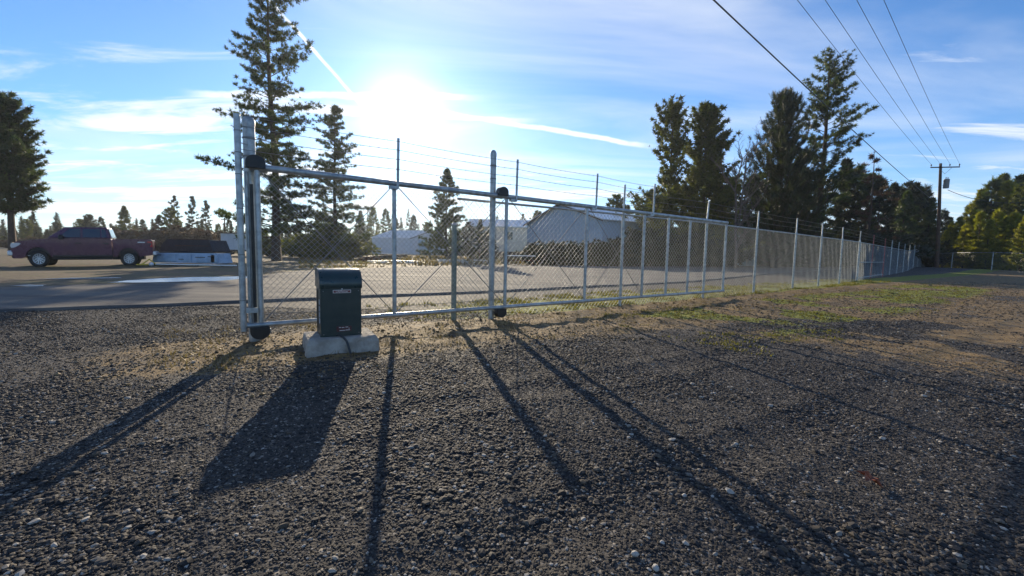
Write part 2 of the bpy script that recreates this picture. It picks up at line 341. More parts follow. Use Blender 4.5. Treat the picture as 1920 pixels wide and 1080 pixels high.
# ------------------------------------------------------------------ ground sheet
def make_ground():
    an = np.concatenate([np.arange(-62, 62.01, .33), np.arange(66, 298, 4.)]); an = np.radians(an)
    rr = [.25]
    while rr[-1] < 110: rr.append(rr[-1]*1.016)
    while rr[-1] < 4500: rr.append(rr[-1]*1.16)
    rr = np.array(rr); A, R_ = np.meshgrid(an, rr); X = np.sin(A)*R_; Y = np.cos(A)*R_
    Z = height(X, Y); na = len(an); nr = len(rr)
    V = np.stack([X, Y, Z], -1).reshape(-1, 3); V = np.vstack([V, [[0, 0, 0]]])
    i, j = np.meshgrid(np.arange(nr-1), np.arange(na), indexing='ij'); j2 = (j+1) % na
    a = i*na+j; b = i*na+j2; c = (i+1)*na+j2; d = (i+1)*na+j
    T = np.concatenate([np.stack([a, d, b], -1).reshape(-1, 3), np.stack([b, d, c], -1).reshape(-1, 3), np.stack([np.full(na, len(V)-1), np.arange(na), (np.arange(na)+1) % na], -1)])
    me = trimesh('ground', V, T, True)
    x = V[:, 0]; y = V[:, 1]; s_, t_ = st(x, y)
    n = fbm(x*.9+3, y*.9, 4)
    wdt = 1.0+.10*np.clip(s_+1, 0, 18)
    dirt = sstep(t_, -.9, -.3)*(1-sstep(t_, wdt*.75, wdt*1.7))*sstep(s_, -2.6, -.2)
    dirt = np.maximum(dirt, .85*sstep(n, .36, .52)*sstep(s_, 4, 8)*sstep(t_, -.5, .5)*(1-sstep(t_, 5.5, 11)))
    dirt = np.maximum(dirt, .95*sstep(x, 4.5, 9)*sstep(fbm(x*.5, y*.5, 3), .31, .50)*(1-sstep(t_, 12, 17))*sstep(t_, 0, 1))
    dirt = np.maximum(dirt, .30*sstep(fbm(x*.6+11, y*.6+3, 4), .38, .55)*sstep(-x, 1.5, 4))
    dirt = np.maximum(dirt, .42*np.exp(-((s_+3.5)/1.6)**2-((t_-.6)/1.1)**2))
    moss = 1.2*sstep(fbm(x*.8+40, y*.8+7, 4), .42, .52)*sstep(s_, 5, 8)*(1-sstep(s_, 24, 30))*sstep(t_, .4, 1.0)*(1-sstep(t_, 2.8, 4.2))*.9
    moss = np.maximum(moss, .75*sstep(t_, -3.0, -1.8)*(1-sstep(t_, -.5, -.15))*sstep(s_, 1.0, 4.5)*(.6+.7*fbm(x*1.5, y*1.5, 3)))
    field = np.zeros_like(x)
    # beyond the yard
    fl = np.array(FAR); tt = st(fl[:, 0], fl[:, 1]); o = np.argsort(tt[0]); lim = np.interp(s_, tt[0][o], tt[1][o]); field = sstep(-t_, -lim-1.5, -lim+1)
    field = np.maximum(field, .9*sstep(x, 16, 24)*sstep(y, 16, 22)*sstep(t_, 3, 6)*.0)
    ca = me.color_attributes.new('zones', 'FLOAT_COLOR', 'POINT'); q = np.stack([dirt, moss, field, np.ones_like(x)], -1).astype(np.float32); ca.data.foreach_set('color', q.ravel())
    return tag(link('ground', me, M['ground']), kind='structure')
make_ground()
# raised gravel yard behind the fence, its front edge a dark step
def make_yard():
    lip = np.array(LIP); far = np.array(FAR); n = 240
    def res(p, n):
        d = np.concatenate([[0], np.cumsum(np.hypot(*np.diff(p, axis=0).T))]); q = np.linspace(0, d[-1], n)
        # smooth
        X = np.interp(q, d, p[:, 0]); Y = np.interp(q, d, p[:, 1])
        for _ in range(14): X[1:-1] = (X[:-2]+2*X[1:-1]+X[2:])/4; Y[1:-1] = (Y[:-2]+2*Y[1:-1]+Y[2:])/4
        return np.stack([X, Y], -1)
    a = res(lip, n); b = res(far, n); a[:, 1] += .12*(fbm(a[:, 0]*1.7, a[:, 1]*1.7, 3)-.5); b[:, 1] += 1.2*(fbm(b[:, 0]*.4, b[:, 1]*.4, 4)-.5)
    k = 26; rows = [np.column_stack([a+np.array([.02, -.03]), height(a[:, 0], a[:, 1])-.03])]
    for i in range(k+1):
        f = (i/k)**1.6; p = a*(1-f)+b*f; up = .055+.02*(fbm(p[:, 0]*.6, p[:, 1]*.6, 2)-.5) if i < k else -.03
        rows.append(np.column_stack([p, height(p[:, 0], p[:, 1])+up]))
    V = np.concatenate(rows); T = []
    m_, j = np.meshgrid(np.arange(k+1), np.arange(n-1), indexing='ij'); q0 = m_*n+j
    T = np.stack([q0, q0+1, q0+n+1, q0+n], -1).reshape(-1, 4)
    me = trimesh('gravel_yard', V, T, False); tag(link('gravel_yard', me, M['road']), kind='structure')
    return a, b
make_yard()
def yard_puddle(name, cx, cy, lx, ly, rz, sd_, lab):
    n = 40; V = [(cx, cy, 0)]
    for i in range(n):
        t = 2*math.pi*i/n; r_ = 1+.35*(float(fbm(np.array([math.cos(t)*2+sd_]), np.array([math.sin(t)*2.]), 3)[0])-.5)*2
        x = math.cos(t)*lx*r_; y = math.sin(t)*ly*r_; V.append((cx+x*math.cos(rz)-y*math.sin(rz), cy+x*math.sin(rz)+y*math.cos(rz), 0))
    zz = max(gz(p[0], p[1]) for p in V)+.115
    V = [(p[0], p[1], zz) for p in V]
    mb = MB(); mb.add(V, [(0, 1+i, 1+(i+1) % n) for i in range(n)]); tag(mb.build(name, M['water']), kind='structure')
def px_puddle(pts, lift=.012):
    P = [gp(*q) for q in pts]; zz = max(gz(p[0], p[1]) for p in P)+lift; Q = []
    for i in range(len(P)):
        a, b = P[i], P[(i+1) % len(P)]
        for f in (0, .33, .66): p = a*(1-f)+b*f; Q.append((p[0]+RNG.normal(0, .05), p[1]+RNG.normal(0, .05), zz))
    MBq = MB(); MBq.add(Q, [tuple(reversed(range(len(Q))))]); tag(MBq.build('puddle', M['water']), kind='structure')
px_puddle([(205, 531), (235, 526.5), (300, 523), (360, 520.5), (420, 519.5), (480, 519), (480, 527), (420, 527.5), (340, 529), (270, 531)])
px_puddle([(20, 537), (45, 534), (90, 534.5), (80, 537.5)])
px_puddle([(60, 523.5), (140, 521), (225, 520.4), (225, 521.6), (140, 522.6)])

# ------------------------------------------------------------------ loose stone, real and instanced inside its own object
def stones(name, P, size, m, flat=.6, seed=0):
    N = len(P); me = bpy.data.meshes.new(name); me.vertices.add(N); me.vertices.foreach_set('co', np.asarray(P, np.float32).ravel())
    a = me.attributes.new('sz', 'FLOAT', 'POINT'); a.data.foreach_set('value', np.asarray(size, np.float32)); me.update()
    o = link(name, me, m); ng = bpy.data.node_groups.new(name, 'GeometryNodeTree')
    ng.interface.new_socket('Geometry', in_out='INPUT', socket_type='NodeSocketGeometry'); ng.interface.new_socket('Geometry', in_out='OUTPUT', socket_type='NodeSocketGeometry')
    nn = ng.nodes.new; L = ng.links.new; gi = nn('NodeGroupInput'); go = nn('NodeGroupOutput'); jo = nn('GeometryNodeJoinGeometry')
    gti = nn('GeometryNodeGeometryToInstance')
    for v in range(5):
        ic = nn('GeometryNodeMeshIcoSphere'); ic.inputs['Radius'].default_value = .5; ic.inputs['Subdivisions'].default_value = 1
        sp = nn('GeometryNodeSetPosition'); no = nn('ShaderNodeTexNoise'); no.noise_dimensions = '4D'; no.inputs['W'].default_value = v*3.7+seed; no.inputs['Scale'].default_value = 1.6
        vs_ = nn('ShaderNodeVectorMath'); vs_.operation = 'SUBTRACT'; vs_.inputs[1].default_value = (.5, .5, .5); L(no.outputs['Color'], vs_.inputs[0])
        sc = nn('ShaderNodeVectorMath'); sc.operation = 'SCALE'; sc.inputs['Scale'].default_value = .75; L(vs_.outputs[0], sc.inputs[0])
        L(ic.outputs['Mesh'], sp.inputs['Geometry']); L(sc.outputs[0], sp.inputs['Offset'])
        tr = nn('GeometryNodeTransform'); tr.inputs['Scale'].default_value = (1.1, .75+.06*v, flat); L(sp.outputs[0], tr.inputs['Geometry'])
        sm = nn('GeometryNodeSetMaterial'); sm.inputs['Material'].default_value = m; L(tr.outputs[0], sm.inputs['Geometry'])
        L(sm.outputs[0], gti.inputs[0])
    iop = nn('GeometryNodeInstanceOnPoints'); mp_ = nn('GeometryNodeMeshToPoints'); L(gi.outputs[0], mp_.inputs['Mesh']); L(mp_.outputs[0], iop.inputs['Points'])
    L(gti.outputs[0], iop.inputs['Instance']); iop.inputs['Pick Instance'].default_value = True
    ri = nn('FunctionNodeRandomValue'); ri.data_type = 'INT'; ri.inputs[4].default_value = 0; ri.inputs[5].default_value = 4; ri.inputs['Seed'].default_value = seed
    L(ri.outputs[2], iop.inputs['Instance Index'])
    rv = nn('FunctionNodeRandomValue'); rv.data_type = 'FLOAT_VECTOR'; rv.inputs[0].default_value = (-.28, -.28, 0); rv.inputs[1].default_value = (.28, .28, 6.28); L(rv.outputs[0], iop.inputs['Rotation'])
    na = nn('GeometryNodeInputNamedAttribute'); na.data_type = 'FLOAT'; na.inputs['Name'].default_value = 'sz'; L(na.outputs[0], iop.inputs['Scale'])
    L(iop.outputs[0], go.inputs[0]); md = o.modifiers.new('scatter', 'NODES'); md.node_group = ng
    return tag(o, kind='stuff')
def scatter(n, z0, z1, fn, side=1.32):
    # density falls as 1/distance over the ground in view
    Y = z0+(z1-z0)*RNG.random(n); X = (RNG.random(n)*2-1)*side*(Y+.25); keep = RNG.random(n) < fn(X, Y); return X[keep], Y[keep]
def gravel_keep(X, Y):
    s_, t_ = st(X, Y); w_ = 1.0+.10*np.clip(s_+1, 0, 18)
    dirt = sstep(t_, -.9, -.3)*(1-sstep(t_, w_*.75, w_*1.7))*sstep(s_, -2.6, -.2)
    d2 = sstep(X, 4.5, 9)*sstep(fbm(X*.5, Y*.5, 3), .31, .50)*.8+.75*sstep(fbm(X*.9+3, Y*.9, 4), .36, .52)*sstep(s_, 4, 8)*(1-sstep(t_, 5.5, 11))
    return np.clip(1-.93*dirt-d2, .04, 1)
X, Y = scatter(300000, 1.35, 8.5, gravel_keep)
SZ = np.exp(RNG.normal(math.log(.0096), .42, len(X)))*(.8+.5*sstep(fbm(X*1.3+2, Y*1.3, 3), .35, .65))*np.where(RNG.random(len(X)) < .012, 2.2, 1.)*(1+.04*Y)
tag(stones('gravel', np.column_stack([X, Y, height(X, Y)+SZ*.12]), np.clip(SZ, .006, .045), M['stone'], .48, 3), 'dark crushed stone gravel scattered over the foreground', 'gravel')
X, Y = scatter(90000, 3.3, 17, lambda X, Y: (lambda s_, t_: np.clip(sstep(t_, -1.5, -.3)*(1-sstep(t_, 1.3+.1*np.clip(s_, 0, 18), 3+.2*np.clip(s_, 0, 18)))*sstep(s_, -3, 0), 0, 1))(*st(X, Y)))
cl_ = fbm(X*3, Y*3, 3); k_ = cl_ > .42; X = X[k_]; Y = Y[k_]
SZ = np.clip(np.exp(RNG.normal(math.log(.012), .5, len(X))), .004, .055)*(1+.03*Y)
tag(stones('dirt_clods', np.column_stack([X, Y, height(X, Y)+SZ*.1]), SZ, M['clod'], .6, 8), 'crumbled brown clods of earth along the foot of the fence', 'dirt')
X, Y = scatter(40000, 8.5, 24, lambda X, Y: (lambda s_, t_: sstep(t_, .2, .8)*.9)(*st(X, Y)))
SZ = np.clip(np.exp(RNG.normal(math.log(.028), .3, len(X))), .01, .07)
tag(stones('gravel', np.column_stack([X, Y, height(X, Y)+SZ*.1]), SZ, M['stone'], .48, 5), 'thin scatter of grey stones on the track at the right', 'gravel')
# ------------------------------------------------------------------ grass and weeds
def blades(name, X, Y, hgt, m, lean=.5, per=5, wd=.012, zoff=0., label=None):
    N = len(X)*per; bx = np.repeat(X, per)+RNG.normal(0, .03, N); by = np.repeat(Y, per)+RNG.normal(0, .03, N); hh = np.repeat(hgt, per)*RNG.uniform(.5, 1.15, N)
    a = RNG.random(N)*6.283; ln = RNG.random(N)*lean*hh; z = height(bx, by)+zoff-.01; w_ = wd*(.6+.8*RNG.random(N))
    c, s_ = np.cos(a), np.sin(a); b0 = np.stack([bx-s_*w_, by+c*w_, z], -1); b1 = np.stack([bx+s_*w_, by-c*w_, z], -1); tp = np.stack([bx+c*ln, by+s_*ln, z+hh], -1)
    V = np.stack([b0, b1, tp], 1).reshape(-1, 3); T = np.arange(len(V)).reshape(-1, 3)
    o = link(name, trimesh(name, V, T, False, np.repeat(np.repeat(RNG.random(len(X)), per), 3)), m); return tag(o, label, 'grass', kind='stuff')
X, Y = scatter(60000, 4, 26, lambda X, Y: (lambda s_, t_: np.where((t_ > .4) & (t_ < 4.2) & (s_ > 5) & (s_ < 30), sstep(fbm(X*.8+40, Y*.8+7, 4), .46, .56)*(1-sstep(t_, 2.8, 4.2)), 0))(*st(X, Y)))
blades('moss_grass', X, Y, RNG.uniform(.02, .055, len(X)), M['grass'], .9, 6, .009, label='low bright green grass in patches before the fence')
X, Y = scatter(60000, 7, 24, lambda X, Y: (lambda s_, t_: np.where((t_ < -.4) & (t_ > -2.9) & (s_ > 1) & (s_ < 30), sstep(fbm(X*1.5, Y*1.5, 3), .42, .62)*sstep(s_, 1, 7), 0))(*st(X, Y)))
blades('grass_strip', X, Y, RNG.uniform(.04, .11, len(X)), M['grass'], .8, 7, .012, label='strip of green grass behind the gate and fence')
X, Y = scatter(26000, 4, 20, lambda X, Y: (lambda s_, t_: np.where((t_ < 1.7) & (t_ > -2.6) & (s_ > -1), sstep(fbm(X*2+9, Y*2, 3), .46, .62), 0))(*st(X, Y)))
blades('dry_grass', X, Y, RNG.uniform(.02, .08, len(X)), M['dry'], 1.4, 5, .005, label='thin dry grass on the bare earth under the gate')
tt = np.array(FAR)
def fieldmask(X, Y):
    s_, t_ = st(X, Y); a_, b_ = st(tt[:, 0], tt[:, 1]); lim = np.interp(s_, a_, b_); return np.where((t_ < lim-.5) & (X > -.5*Y), sstep(fbm(X*.35, Y*.35, 3), .38, .62), 0)
X, Y = scatter(26000, 17, 75, fieldmask)
blades('field_grass', X, Y, RNG.uniform(.1, .42, len(X))*np.where(np.abs(X/Y+.1) < .16, 1.7, .6), M['dry'], .7, 6, .03, label='dry brown grass and weeds on the field')
X, Y = scatter(14000, 24, 60, lambda X, Y: fieldmask(X, Y)*sstep(fbm(X*.5+8, Y*.5, 3), .5, .65))
blades('field_weeds', X, Y, RNG.uniform(.08, .35, len(X)), M['grass'], .7, 5, .035, label='green weeds among the dry field grass')

# ------------------------------------------------------------------ chain link
def chainlink(name, pts, z0, z1, pitch, wr, parent, m=M['wire'], zfn=None, top_barb=False):
    """pts: plan polyline; the woven wires hang between z0 and z1"""
    pts = np.array(pts, float); d = np.concatenate([[0], np.cumsum(np.hypot(*np.diff(pts, axis=0).T))]); L = d[-1]
    nw = int(L/pitch); nv = int((z1-z0)/pitch); ii, jj = np.meshgrid(np.arange(nw), np.arange(nv), indexing='ij'); ii = ii.ravel(); jj = jj.ravel()
    # each segment goes between the left and the right edge of its wire column; neighbours are mirrored
    par = (ii+jj) % 2
    s0 = (ii+np.where(par == 0, -.04, 1.04))*pitch; s1 = (ii+np.where(par == 0, 1.04, -.04))*pitch; za = z0+jj*pitch; zb = za+pitch
    off = wr*.8*np.where(par == 0, 1, -1)
    def pos(s_, z, o):
        x = np.interp(s_, d, pts[:, 0]); y = np.interp(s_, d, pts[:, 1]); g = height(x, y)*0 if zfn is None else zfn(x, y); sg = .006*np.sin(s_*9+z*4)
        return np.stack([x+NU[0]*(o+sg), y+NU[1]*(o+sg), z+g], -1)
    P0 = pos(s0, za, off); P1 = pos(s1, zb, -off); dd = P1-P0; dd /= np.linalg.norm(dd, axis=1)[:, None]
    n = np.array([NU[0], NU[1], 0]); a = np.cross(dd, n); V = []
    for q in range(3):
        t = 2*math.pi*q/3; o = (a*math.cos(t)+n*math.sin(t))*wr; V += [P0+o, P1+o]
    V = np.stack(V, 1); N = len(V); base = np.arange(N)[:, None]*6; T = []
    for q in range(3):
        r_ = (q+1) % 3; T.append(np.concatenate([base+2*q, base+2*r_, base+2*r_+1, base+2*q+1], 1))
    V = V.reshape(-1, 3); V = V-np.array(parent.location); T = np.stack(T, 1).reshape(-1, 4)
    return tag(link(name, trimesh(name, V, T, True), m, parent), kind='stuff')
def barbed(name, pts, parent, sag=.015, r_=.0034, every=.125, maxb=400):
    pts = [np.array(p, float) for p in pts]; mb = MB(); full = []
    for i in range(len(pts)-1):
        n = 8
        for q in range(n+(i == len(pts)-2)):
            f = q/n; p = pts[i]*(1-f)+pts[i+1]*f; p = p.copy(); p[2] -= sag*4*f*(1-f); full.append(p)
    mb.tube(full, r_, 4, False)
    L = 0; cnt = 0
    for i in range(len(full)-1):
        a, b = full[i], full[i+1]; l_ = np.linalg.norm(b-a); q = every-(L % every)
        while q < l_ and cnt < maxb:
            c = a+(b-a)*q/l_; dv = RNG.normal(0, 1, 3); dv /= np.linalg.norm(dv); dv *= .016; mb.tube([c-dv, c+dv], .0016, 3, False)
            dv = np.cross(dv, (b-a)/l_); mb.tube([c-dv, c+dv], .0016, 3, False); q += every; cnt += 1
        L += l_
    return mb.build(name, M['barb'], parent, True)

# ------------------------------------------------------------------ sliding gate
gate = empty('sliding_gate', gl(0, 0, 0), 0, 'long galvanised chain link sliding gate with barbed wire on top, in front of the fence', 'gate')
def gtube(name, p0, p1, r_, m=M['galv'], par=None, seg=14): return MB().tube([p0, p1], r_, seg).build(name, m, par or gate, True)
GL = 11.1; ZT = 2.16; ZB = .23
gtube('top_rail', gl(-.02, 0, ZT), gl(GL+.02, 0, ZT-.06), .040)
gtube('bottom_rail', gl(-.15, 0, ZB), gl(GL+.05, 0, ZB+.01), .033)
US = [0.06, 1.77, 3.76, 5.72, 7.54, 8.45, 9.35, 11.08]
for s_ in US: gtube('upright', gl(s_, 0, ZB+.03), gl(s_, 0, ZT-.04-.006*s_), .030)
gtube('end_upright', gl(-.13, -.03, .17), gl(-.13, -.03, 2.74), .035)
for z in (.55, 1.1, 1.65, 2.05, 2.3, 2.55): MB().tube([gl(-.13, -.03, z-.006), gl(-.13, -.03, z+.006)], .0385, 14).build('band', M['rodm'], gate, True)
for z in (2.42, 2.62): MB().tube([gl(-.13, -.03, z), gl(-.02, .1, z+.01)], .006, 6).build('tie_rod', M['galv'], gate, True)
MB().box(gl(-.04, -.03, .42), (.13, .05, .06), rad(36)).build('latch', M['galv'], gate, True)
for s_ in (1.80, 3.92, 5.90, 7.76):
    a_ = MB().tube([gl(s_, -.062, ZT-.09), gl(s_+.012, -.062, 2.78)], .020, 12).build('wire_arm', M['galv'], gate, True)
    MB().box(gl(s_-.05, -.03, ZT-.075), (.12, .07, .045), rad(36)).build('arm_bracket', M['galv'], a_).matrix_parent_inverse = Matrix()
    b_ = a_.children[0]; b_.data.transform(Matrix.Translation(tuple(-gl(0, 0, 0))))
for i in range(4):
    a, b = US[i], US[i+1]
    MB().tube([gl(a+.03, -.03, ZT-.05), gl(b-.03, -.03, ZB+.05)], .0058, 6).build('truss_rod', M['rodm'], gate, True)
    MB().tube([gl(b-.03, -.018, ZT-.05), gl(a+.03, -.018, ZB+.05)], .0058, 6).build('truss_rod', M['rodm'], gate, True)
MB().tube([gl(.03, .0, .36), gl(1.2, .0, .35), gl(3.7, 0, .37)], .004, 5).build('tension_wire', M['rodm'], gate, True)
chainlink('chain_link', [gl(.06, .035)[:2], gl(3.76, .035)[:2]], ZB+.0, ZT-.02, .0375, .0022, gate)
for z in (2.73, 2.61, 2.48, 2.34): barbed('barbed_wire', [gl(-.1, -.04, z), gl(1.8, -.085, z), gl(3.92, -.085, z), gl(5.9, -.085, z), gl(7.76, -.085, z-.02)], gate)

# roller posts
def roller_post(name, s_, off, r_, ztop, label, hs):
    p = gl(s_, off, 0); o = empty(name, p, 0, label, 'post', 'roller posts of the sliding gate')
    mb = MB().tube([p+[0, 0, -.1], p+[0, 0, ztop]], r_, 24).build('pole', M['galv'], o, True)
    MB().lathe([(r_+.004, -.05), (r_+.006, 0), (r_+.002, .02), (r_*.8, .045), (r_*.4, .062), (0, .066)], p+[0, 0, ztop], 24).build('cap', M['galv'], o, True)
    for z in (ztop-.2, ztop-.42): MB().lathe([(r_+.001, -.012), (r_+.005, -.01), (r_+.005, .01), (r_+.001, .012)], p+[0, 0, z], 24).build('band', M['rodm'], o, True)
    # domed roller covers, one over the top rail and one under the bottom rail
    wv = .21 if hs else .19
    def dome(up, zc, name_):
        c = gl(s_+(.07 if not hs else .04), off-.13, zc); n = 12; poly = []
        hh = .11; poly = [(-wv/2, 0), (wv/2, 0)]
        if up: poly = [(wv/2, 0), (wv/2, hh*.6)]+[(wv/2*math.cos(t), hh*.6+.085*math.sin(t)) for t in np.linspace(0, math.pi, 12)][1:-1]+[(-wv/2, hh*.6), (-wv/2, 0)]
        else: poly = [(wv/2, 0), (-wv/2, 0), (-wv/2, -hh*.6)]+[(wv/2*math.cos(t), -hh*.6-.085*math.sin(-t)*-1) for t in np.linspace(math.pi, 0, 12)][1:-1]+[(wv/2, -hh*.6)]
        mb = MB().prism(poly, c+np.append(NU, 0)*.0, (*DU, 0), (0, 0, 1), (*(-NU), 0), -.11, True)
        q = mb.build(name_, M['black'], o, True, .012); return q
    dome(True, 2.14, 'roller_cover'); dome(False, .21, 'roller_cover')
    MB().box(gl(s_+.1, off-.06, 2.16), (.16, .12, .09), rad(36)).build('roller_bracket', M['galv'], o, True)
    MB().box(gl(s_+.1, off-.06, .13), (.14, .12, .06), rad(36)).build('roller_bracket', M['galv'], o, True)
    return o
roller_post('roller_post', .0, .16, .066, 2.72, 'thick domed steel post at the left end of the gate', True)
roller_post('roller_post', 3.58, .16, .05, 2.86, 'tall steel post with black roller covers at the middle of the gate', False)
# dark track post just behind the left post and the short one behind the gate
o = empty('track_post', gl(.17, .24), 0, 'slim dark channel post hung behind the left end of the gate', 'post')
MB().box(gl(.0, .045, 1.08), (.035, .04, 1.75), rad(36)).build('channel', M['black'], o, True); MB().tube([gl(-.05, .05, .1), gl(-.05, .05, 2.1)], .02, 10).build('tube', M['galv'], o, True)
o = empty('short_post', gl(2.98, .42), 0, 'shorter greenish steel post behind the gate, left of the tall roller post', 'post')
MB().tube([gl(2.98, .42, -.1), gl(2.98, .42, 1.66)], .045, 16).build('pole', mat('greenish_steel', (.22, .27, .24), .55, .4, .3, 4), o, True)
MB().lathe([(.048, -.03), (.048, .0), (.03, .012), (0, .015)], gl(2.98, .42, 1.66), 16).build('cap', M['galv'], o, True)

# ------------------------------------------------------------------ fence
def onfence(px_, off=.35):
    r_ = ray(px_, 480.); P = A0-NU*off; t = (NU@P)/(NU@r_[:2]); return r_[:2]*t
near = [onfence(x) for x in (1166, 1322)]
k1 = [(1417, 1.03), (1490, 1.06), (1538, 1.09), (1577, 1.13), (1610, 1.19)]
FP = near+[onfence(x)*k_ for x, k_ in k1]
q0 = FP[-1]; q1 = np.array([57., 59.5])
def online(px_):
    r_ = ray(px_, 486.)[:2]; d_ = q1-q0; n_ = np.array([d_[1], -d_[0]]); return r_*(n_@q0)/(n_@r_)
for x in (1635, 1657, 1670, 1683, 1694.5, 1704, 1713, 1721, 1728, 1734, 1740, 1744, 1748): FP.append(online(x))
fence = empty('chain_link_fence', (*FP[0], 0), 0, 'long chain link fence with barbed wire arms running from gate to utility pole', 'fence')
F3 = lambda p, z: np.array([p[0], p[1], z+gz(p[0], p[1])])
start = gl(3.0, .35)[:2]; ZF = 2.1
for i, p in enumerate(FP):
    thick = i in (6, 8); pinkp = i in (7, 8); r_ = .048 if thick else .034
    arm = [F3(p, -.1), F3(p, ZF+.04)]; m_ = M['pink'] if pinkp else M['galv']
    MB().tube(arm, r_, 10).build('post', m_, fence, True)
    ax = p+(DU*.13-NU*.05 if 0 < i < 6 else DU*.01)
    zt = 2.66 if i else 2.74
    MB().tube([F3(p, ZF+.03), np.array([ax[0], ax[1], zt+gz(*p)])], .022, 8).build('wire_arm', m_, fence, True)
mb = MB(); pl_ = [start]+FP
rails = [np.array([p[0]+NU[0]*.0, p[1], ZF-.03+gz(p[0], p[1])]) for p in pl_]
for i in range(len(rails)-1):
    MB().tube([rails[i], rails[i+1]], .021, 8, False).build('top_rail', M['galv'], fence, True)
for z in (2.62, 2.46, 2.30):
    barbed('barbed_wire', [F3(p, z) for p in FP[:12]], fence, maxb=190)
chainlink('chain_link', [start]+FP[:5], .01, ZF-.02, .054, .0029, fence, zfn=height)
chainlink('chain_link', FP[4:8], .01, ZF-.02, .066, .0030, fence, zfn=height)
chainlink('chain_link', FP[7:], .01, ZF-.02, .105, .0040, fence, zfn=height)
sw = empty('swing_gate', (*FP[6], 0), 0, 'small swing gate with a middle rail and red posts, far along the fence', 'gate')
for z in (.15, 1.0): MB().tube([F3(FP[6]*.995, z), F3(FP[8]*.995, z)], .022, 8).build('rail', M['galv'], sw, True)
# side fence at the right, under the trees
side = [np.array(p) for p in ((57, 59.5), (54.6, 53.2), (52.2, 46.6), (49.5, 41), (47.3, 36.))]
sf = empty('side_fence', (*side[0], 0), 0, 'dull chain link fence below the yellow green trees at the right edge', 'fence')
for p in side: MB().tube([F3(p, -.1), F3(p, 1.95)], .045, 8).build('post', M['galv'], sf, True)
for i in range(4): MB().tube([F3(side[i], 1.9), F3(side[i+1], 1.9)], .03, 6, False).build('top_rail', M['rodm'], sf, True)
chainlink('chain_link', side, .02, 1.9, .11, .005, sf, M['rodm'], zfn=height)

# ------------------------------------------------------------------ gate operator on its pad
RZ = rad(30.); ux = np.array([math.cos(RZ), math.sin(RZ), 0]); uy = np.array([-math.sin(RZ), math.cos(RZ), 0])
bp0 = gp(602, 634, .17)
pad = empty('concrete_pad', (*(bp0+ux*.23+uy*.17)[:2], 0), RZ, 'small rough concrete pad under the black gate motor box', 'concrete pad')
b = MB(); V = []
n = 9
for lev, (g_, z) in enumerate(((.0, -.06), (.0, .0), (-.012, .12), (-.03, .168), (-.05, .176))):
    for sx, sy, l_ in ((-1, -1, 0), (1, -1, 0), (1, 1, 0), (-1, 1, 0)):
        for q in range(n):
            f = q/n; x0, y0 = sx, sy; nx, ny = {(-1, -1): (1, -1), (1, -1): (1, 1), (1, 1): (-1, 1), (-1, 1): (-1, -1)}[(sx, sy)]
            X_ = (x0+(nx-x0)*f)*(.40+g_); Y_ = (y0+(ny-y0)*f)*(.32+g_); j = .006 if lev < 4 else .003
            V.append((X_+RNG.normal(0, j), Y_+RNG.normal(0, j), z+RNG.normal(0, .002)))
m4 = 4*n; F = [(l*m4+i, l*m4+(i+1) % m4, (l+1)*m4+(i+1) % m4, (l+1)*m4+i) for l in range(4) for i in range(m4)]; V.append((0, 0, .176)); F += [(4*m4+i, 4*m4+(i+1) % m4, len(V)-1) for i in range(m4)]
b.add(V, F, False); me_o = b.build('slab', M['concrete'], pad)
op = empty('gate_operator', bp0+np.array([0, 0, .006]), RZ, 'dark green gate motor box with curved hood on the concrete pad', 'gate motor')
BW, BD = .445, .45
body = [(0, 0), (.004, .55), (.01, .60), (BD-.01, .60), (BD, 0)]
MB().prism([(p[0], p[1]) for p in body], (0, 0, 0), (0, 1, 0), (0, 0, 1), (1, 0, 0), BW).build('cover', M['cover'], op, False, .010)
hp = [(-.010, .56), (-.012, .615), (-.006, .65), (.012, .69), (.045, .728), (.09, .757), (.14, .775), (.2, .783), (.30, .785), (BD-.02, .78), (BD+.01, .765), (BD+.012, .56)]
hood = MB().prism(hp, (-.010, 0, 0), (0, 1, 0), (0, 0, 1), (1, 0, 0), BW+.02, True).build('hood', M['hood'], op, False, .008)
MB().box((BW/2, .03, .008), (BW+.012, .05, .02)).build('base_lip', M['black'], op)
MB().box((BW*.52, -.003, .525), (.196, .006, .036)).build('name_plate', M['white'], op); npl = op.children[-1]
MB().box((BW*.52, -.0075, .525), (.184, .004, .026)).build('plate_inlay', M['red'], npl)
cu = bpy.data.curves.new('lettering', 'FONT'); cu.body = 'LiftMaster'; cu.size = .030; cu.extrude = .0008; cu.align_x = 'CENTER'; cu.align_y = 'CENTER'
co = bpy.data.objects.new('lettering', cu); COL.objects.link(co); dg = bpy.context.evaluated_depsgraph_get(); me = bpy.data.meshes.new_from_object(co.evaluated_get(dg)); bpy.data.objects.remove(co)
me.transform(Matrix.Translation((BW*.52, -.0105, .525)) @ Matrix.Rotation(math.pi/2, 4, 'X') @ Matrix.Diagonal((1.12, 1, 1, 1))); me.materials.clear(); link('lettering', me, M['white'], npl)
MB().lathe([(.009, 0), (.009, .004), (.006, .006), (0, .006)], (BW*.52, -.0005, .556), 14, (0, -1, 0)).build('lock', M['chrome'], op)
for sx_, sz_ in ((.03, .53), (BW-.03, .53), (.03, .03), (BW-.03, .03)): MB().lathe([(.006, 0), (.006, .003), (0, .004)], (sx_, .001, sz_), 8, (0, -1, 0)).build('screw', M['rodm'], op)
MB().box((BW*.56, -.002, .085), (.165, .004, .062)).build('warning_label', M['dred'], op); wl = op.children[-1]
e = MB()
for (x, z, w_) in ((-.045, .018, .02), (-.012, .016, .03), (.03, .019, .03), (-.02, -.018, .06), (.04, -.016, .05), (.055, .004, .012)): e.box((BW*.56+x, -.0045, .085+z), (w_, .002, .006))
e.build('print', M['white'], wl)
e = MB()
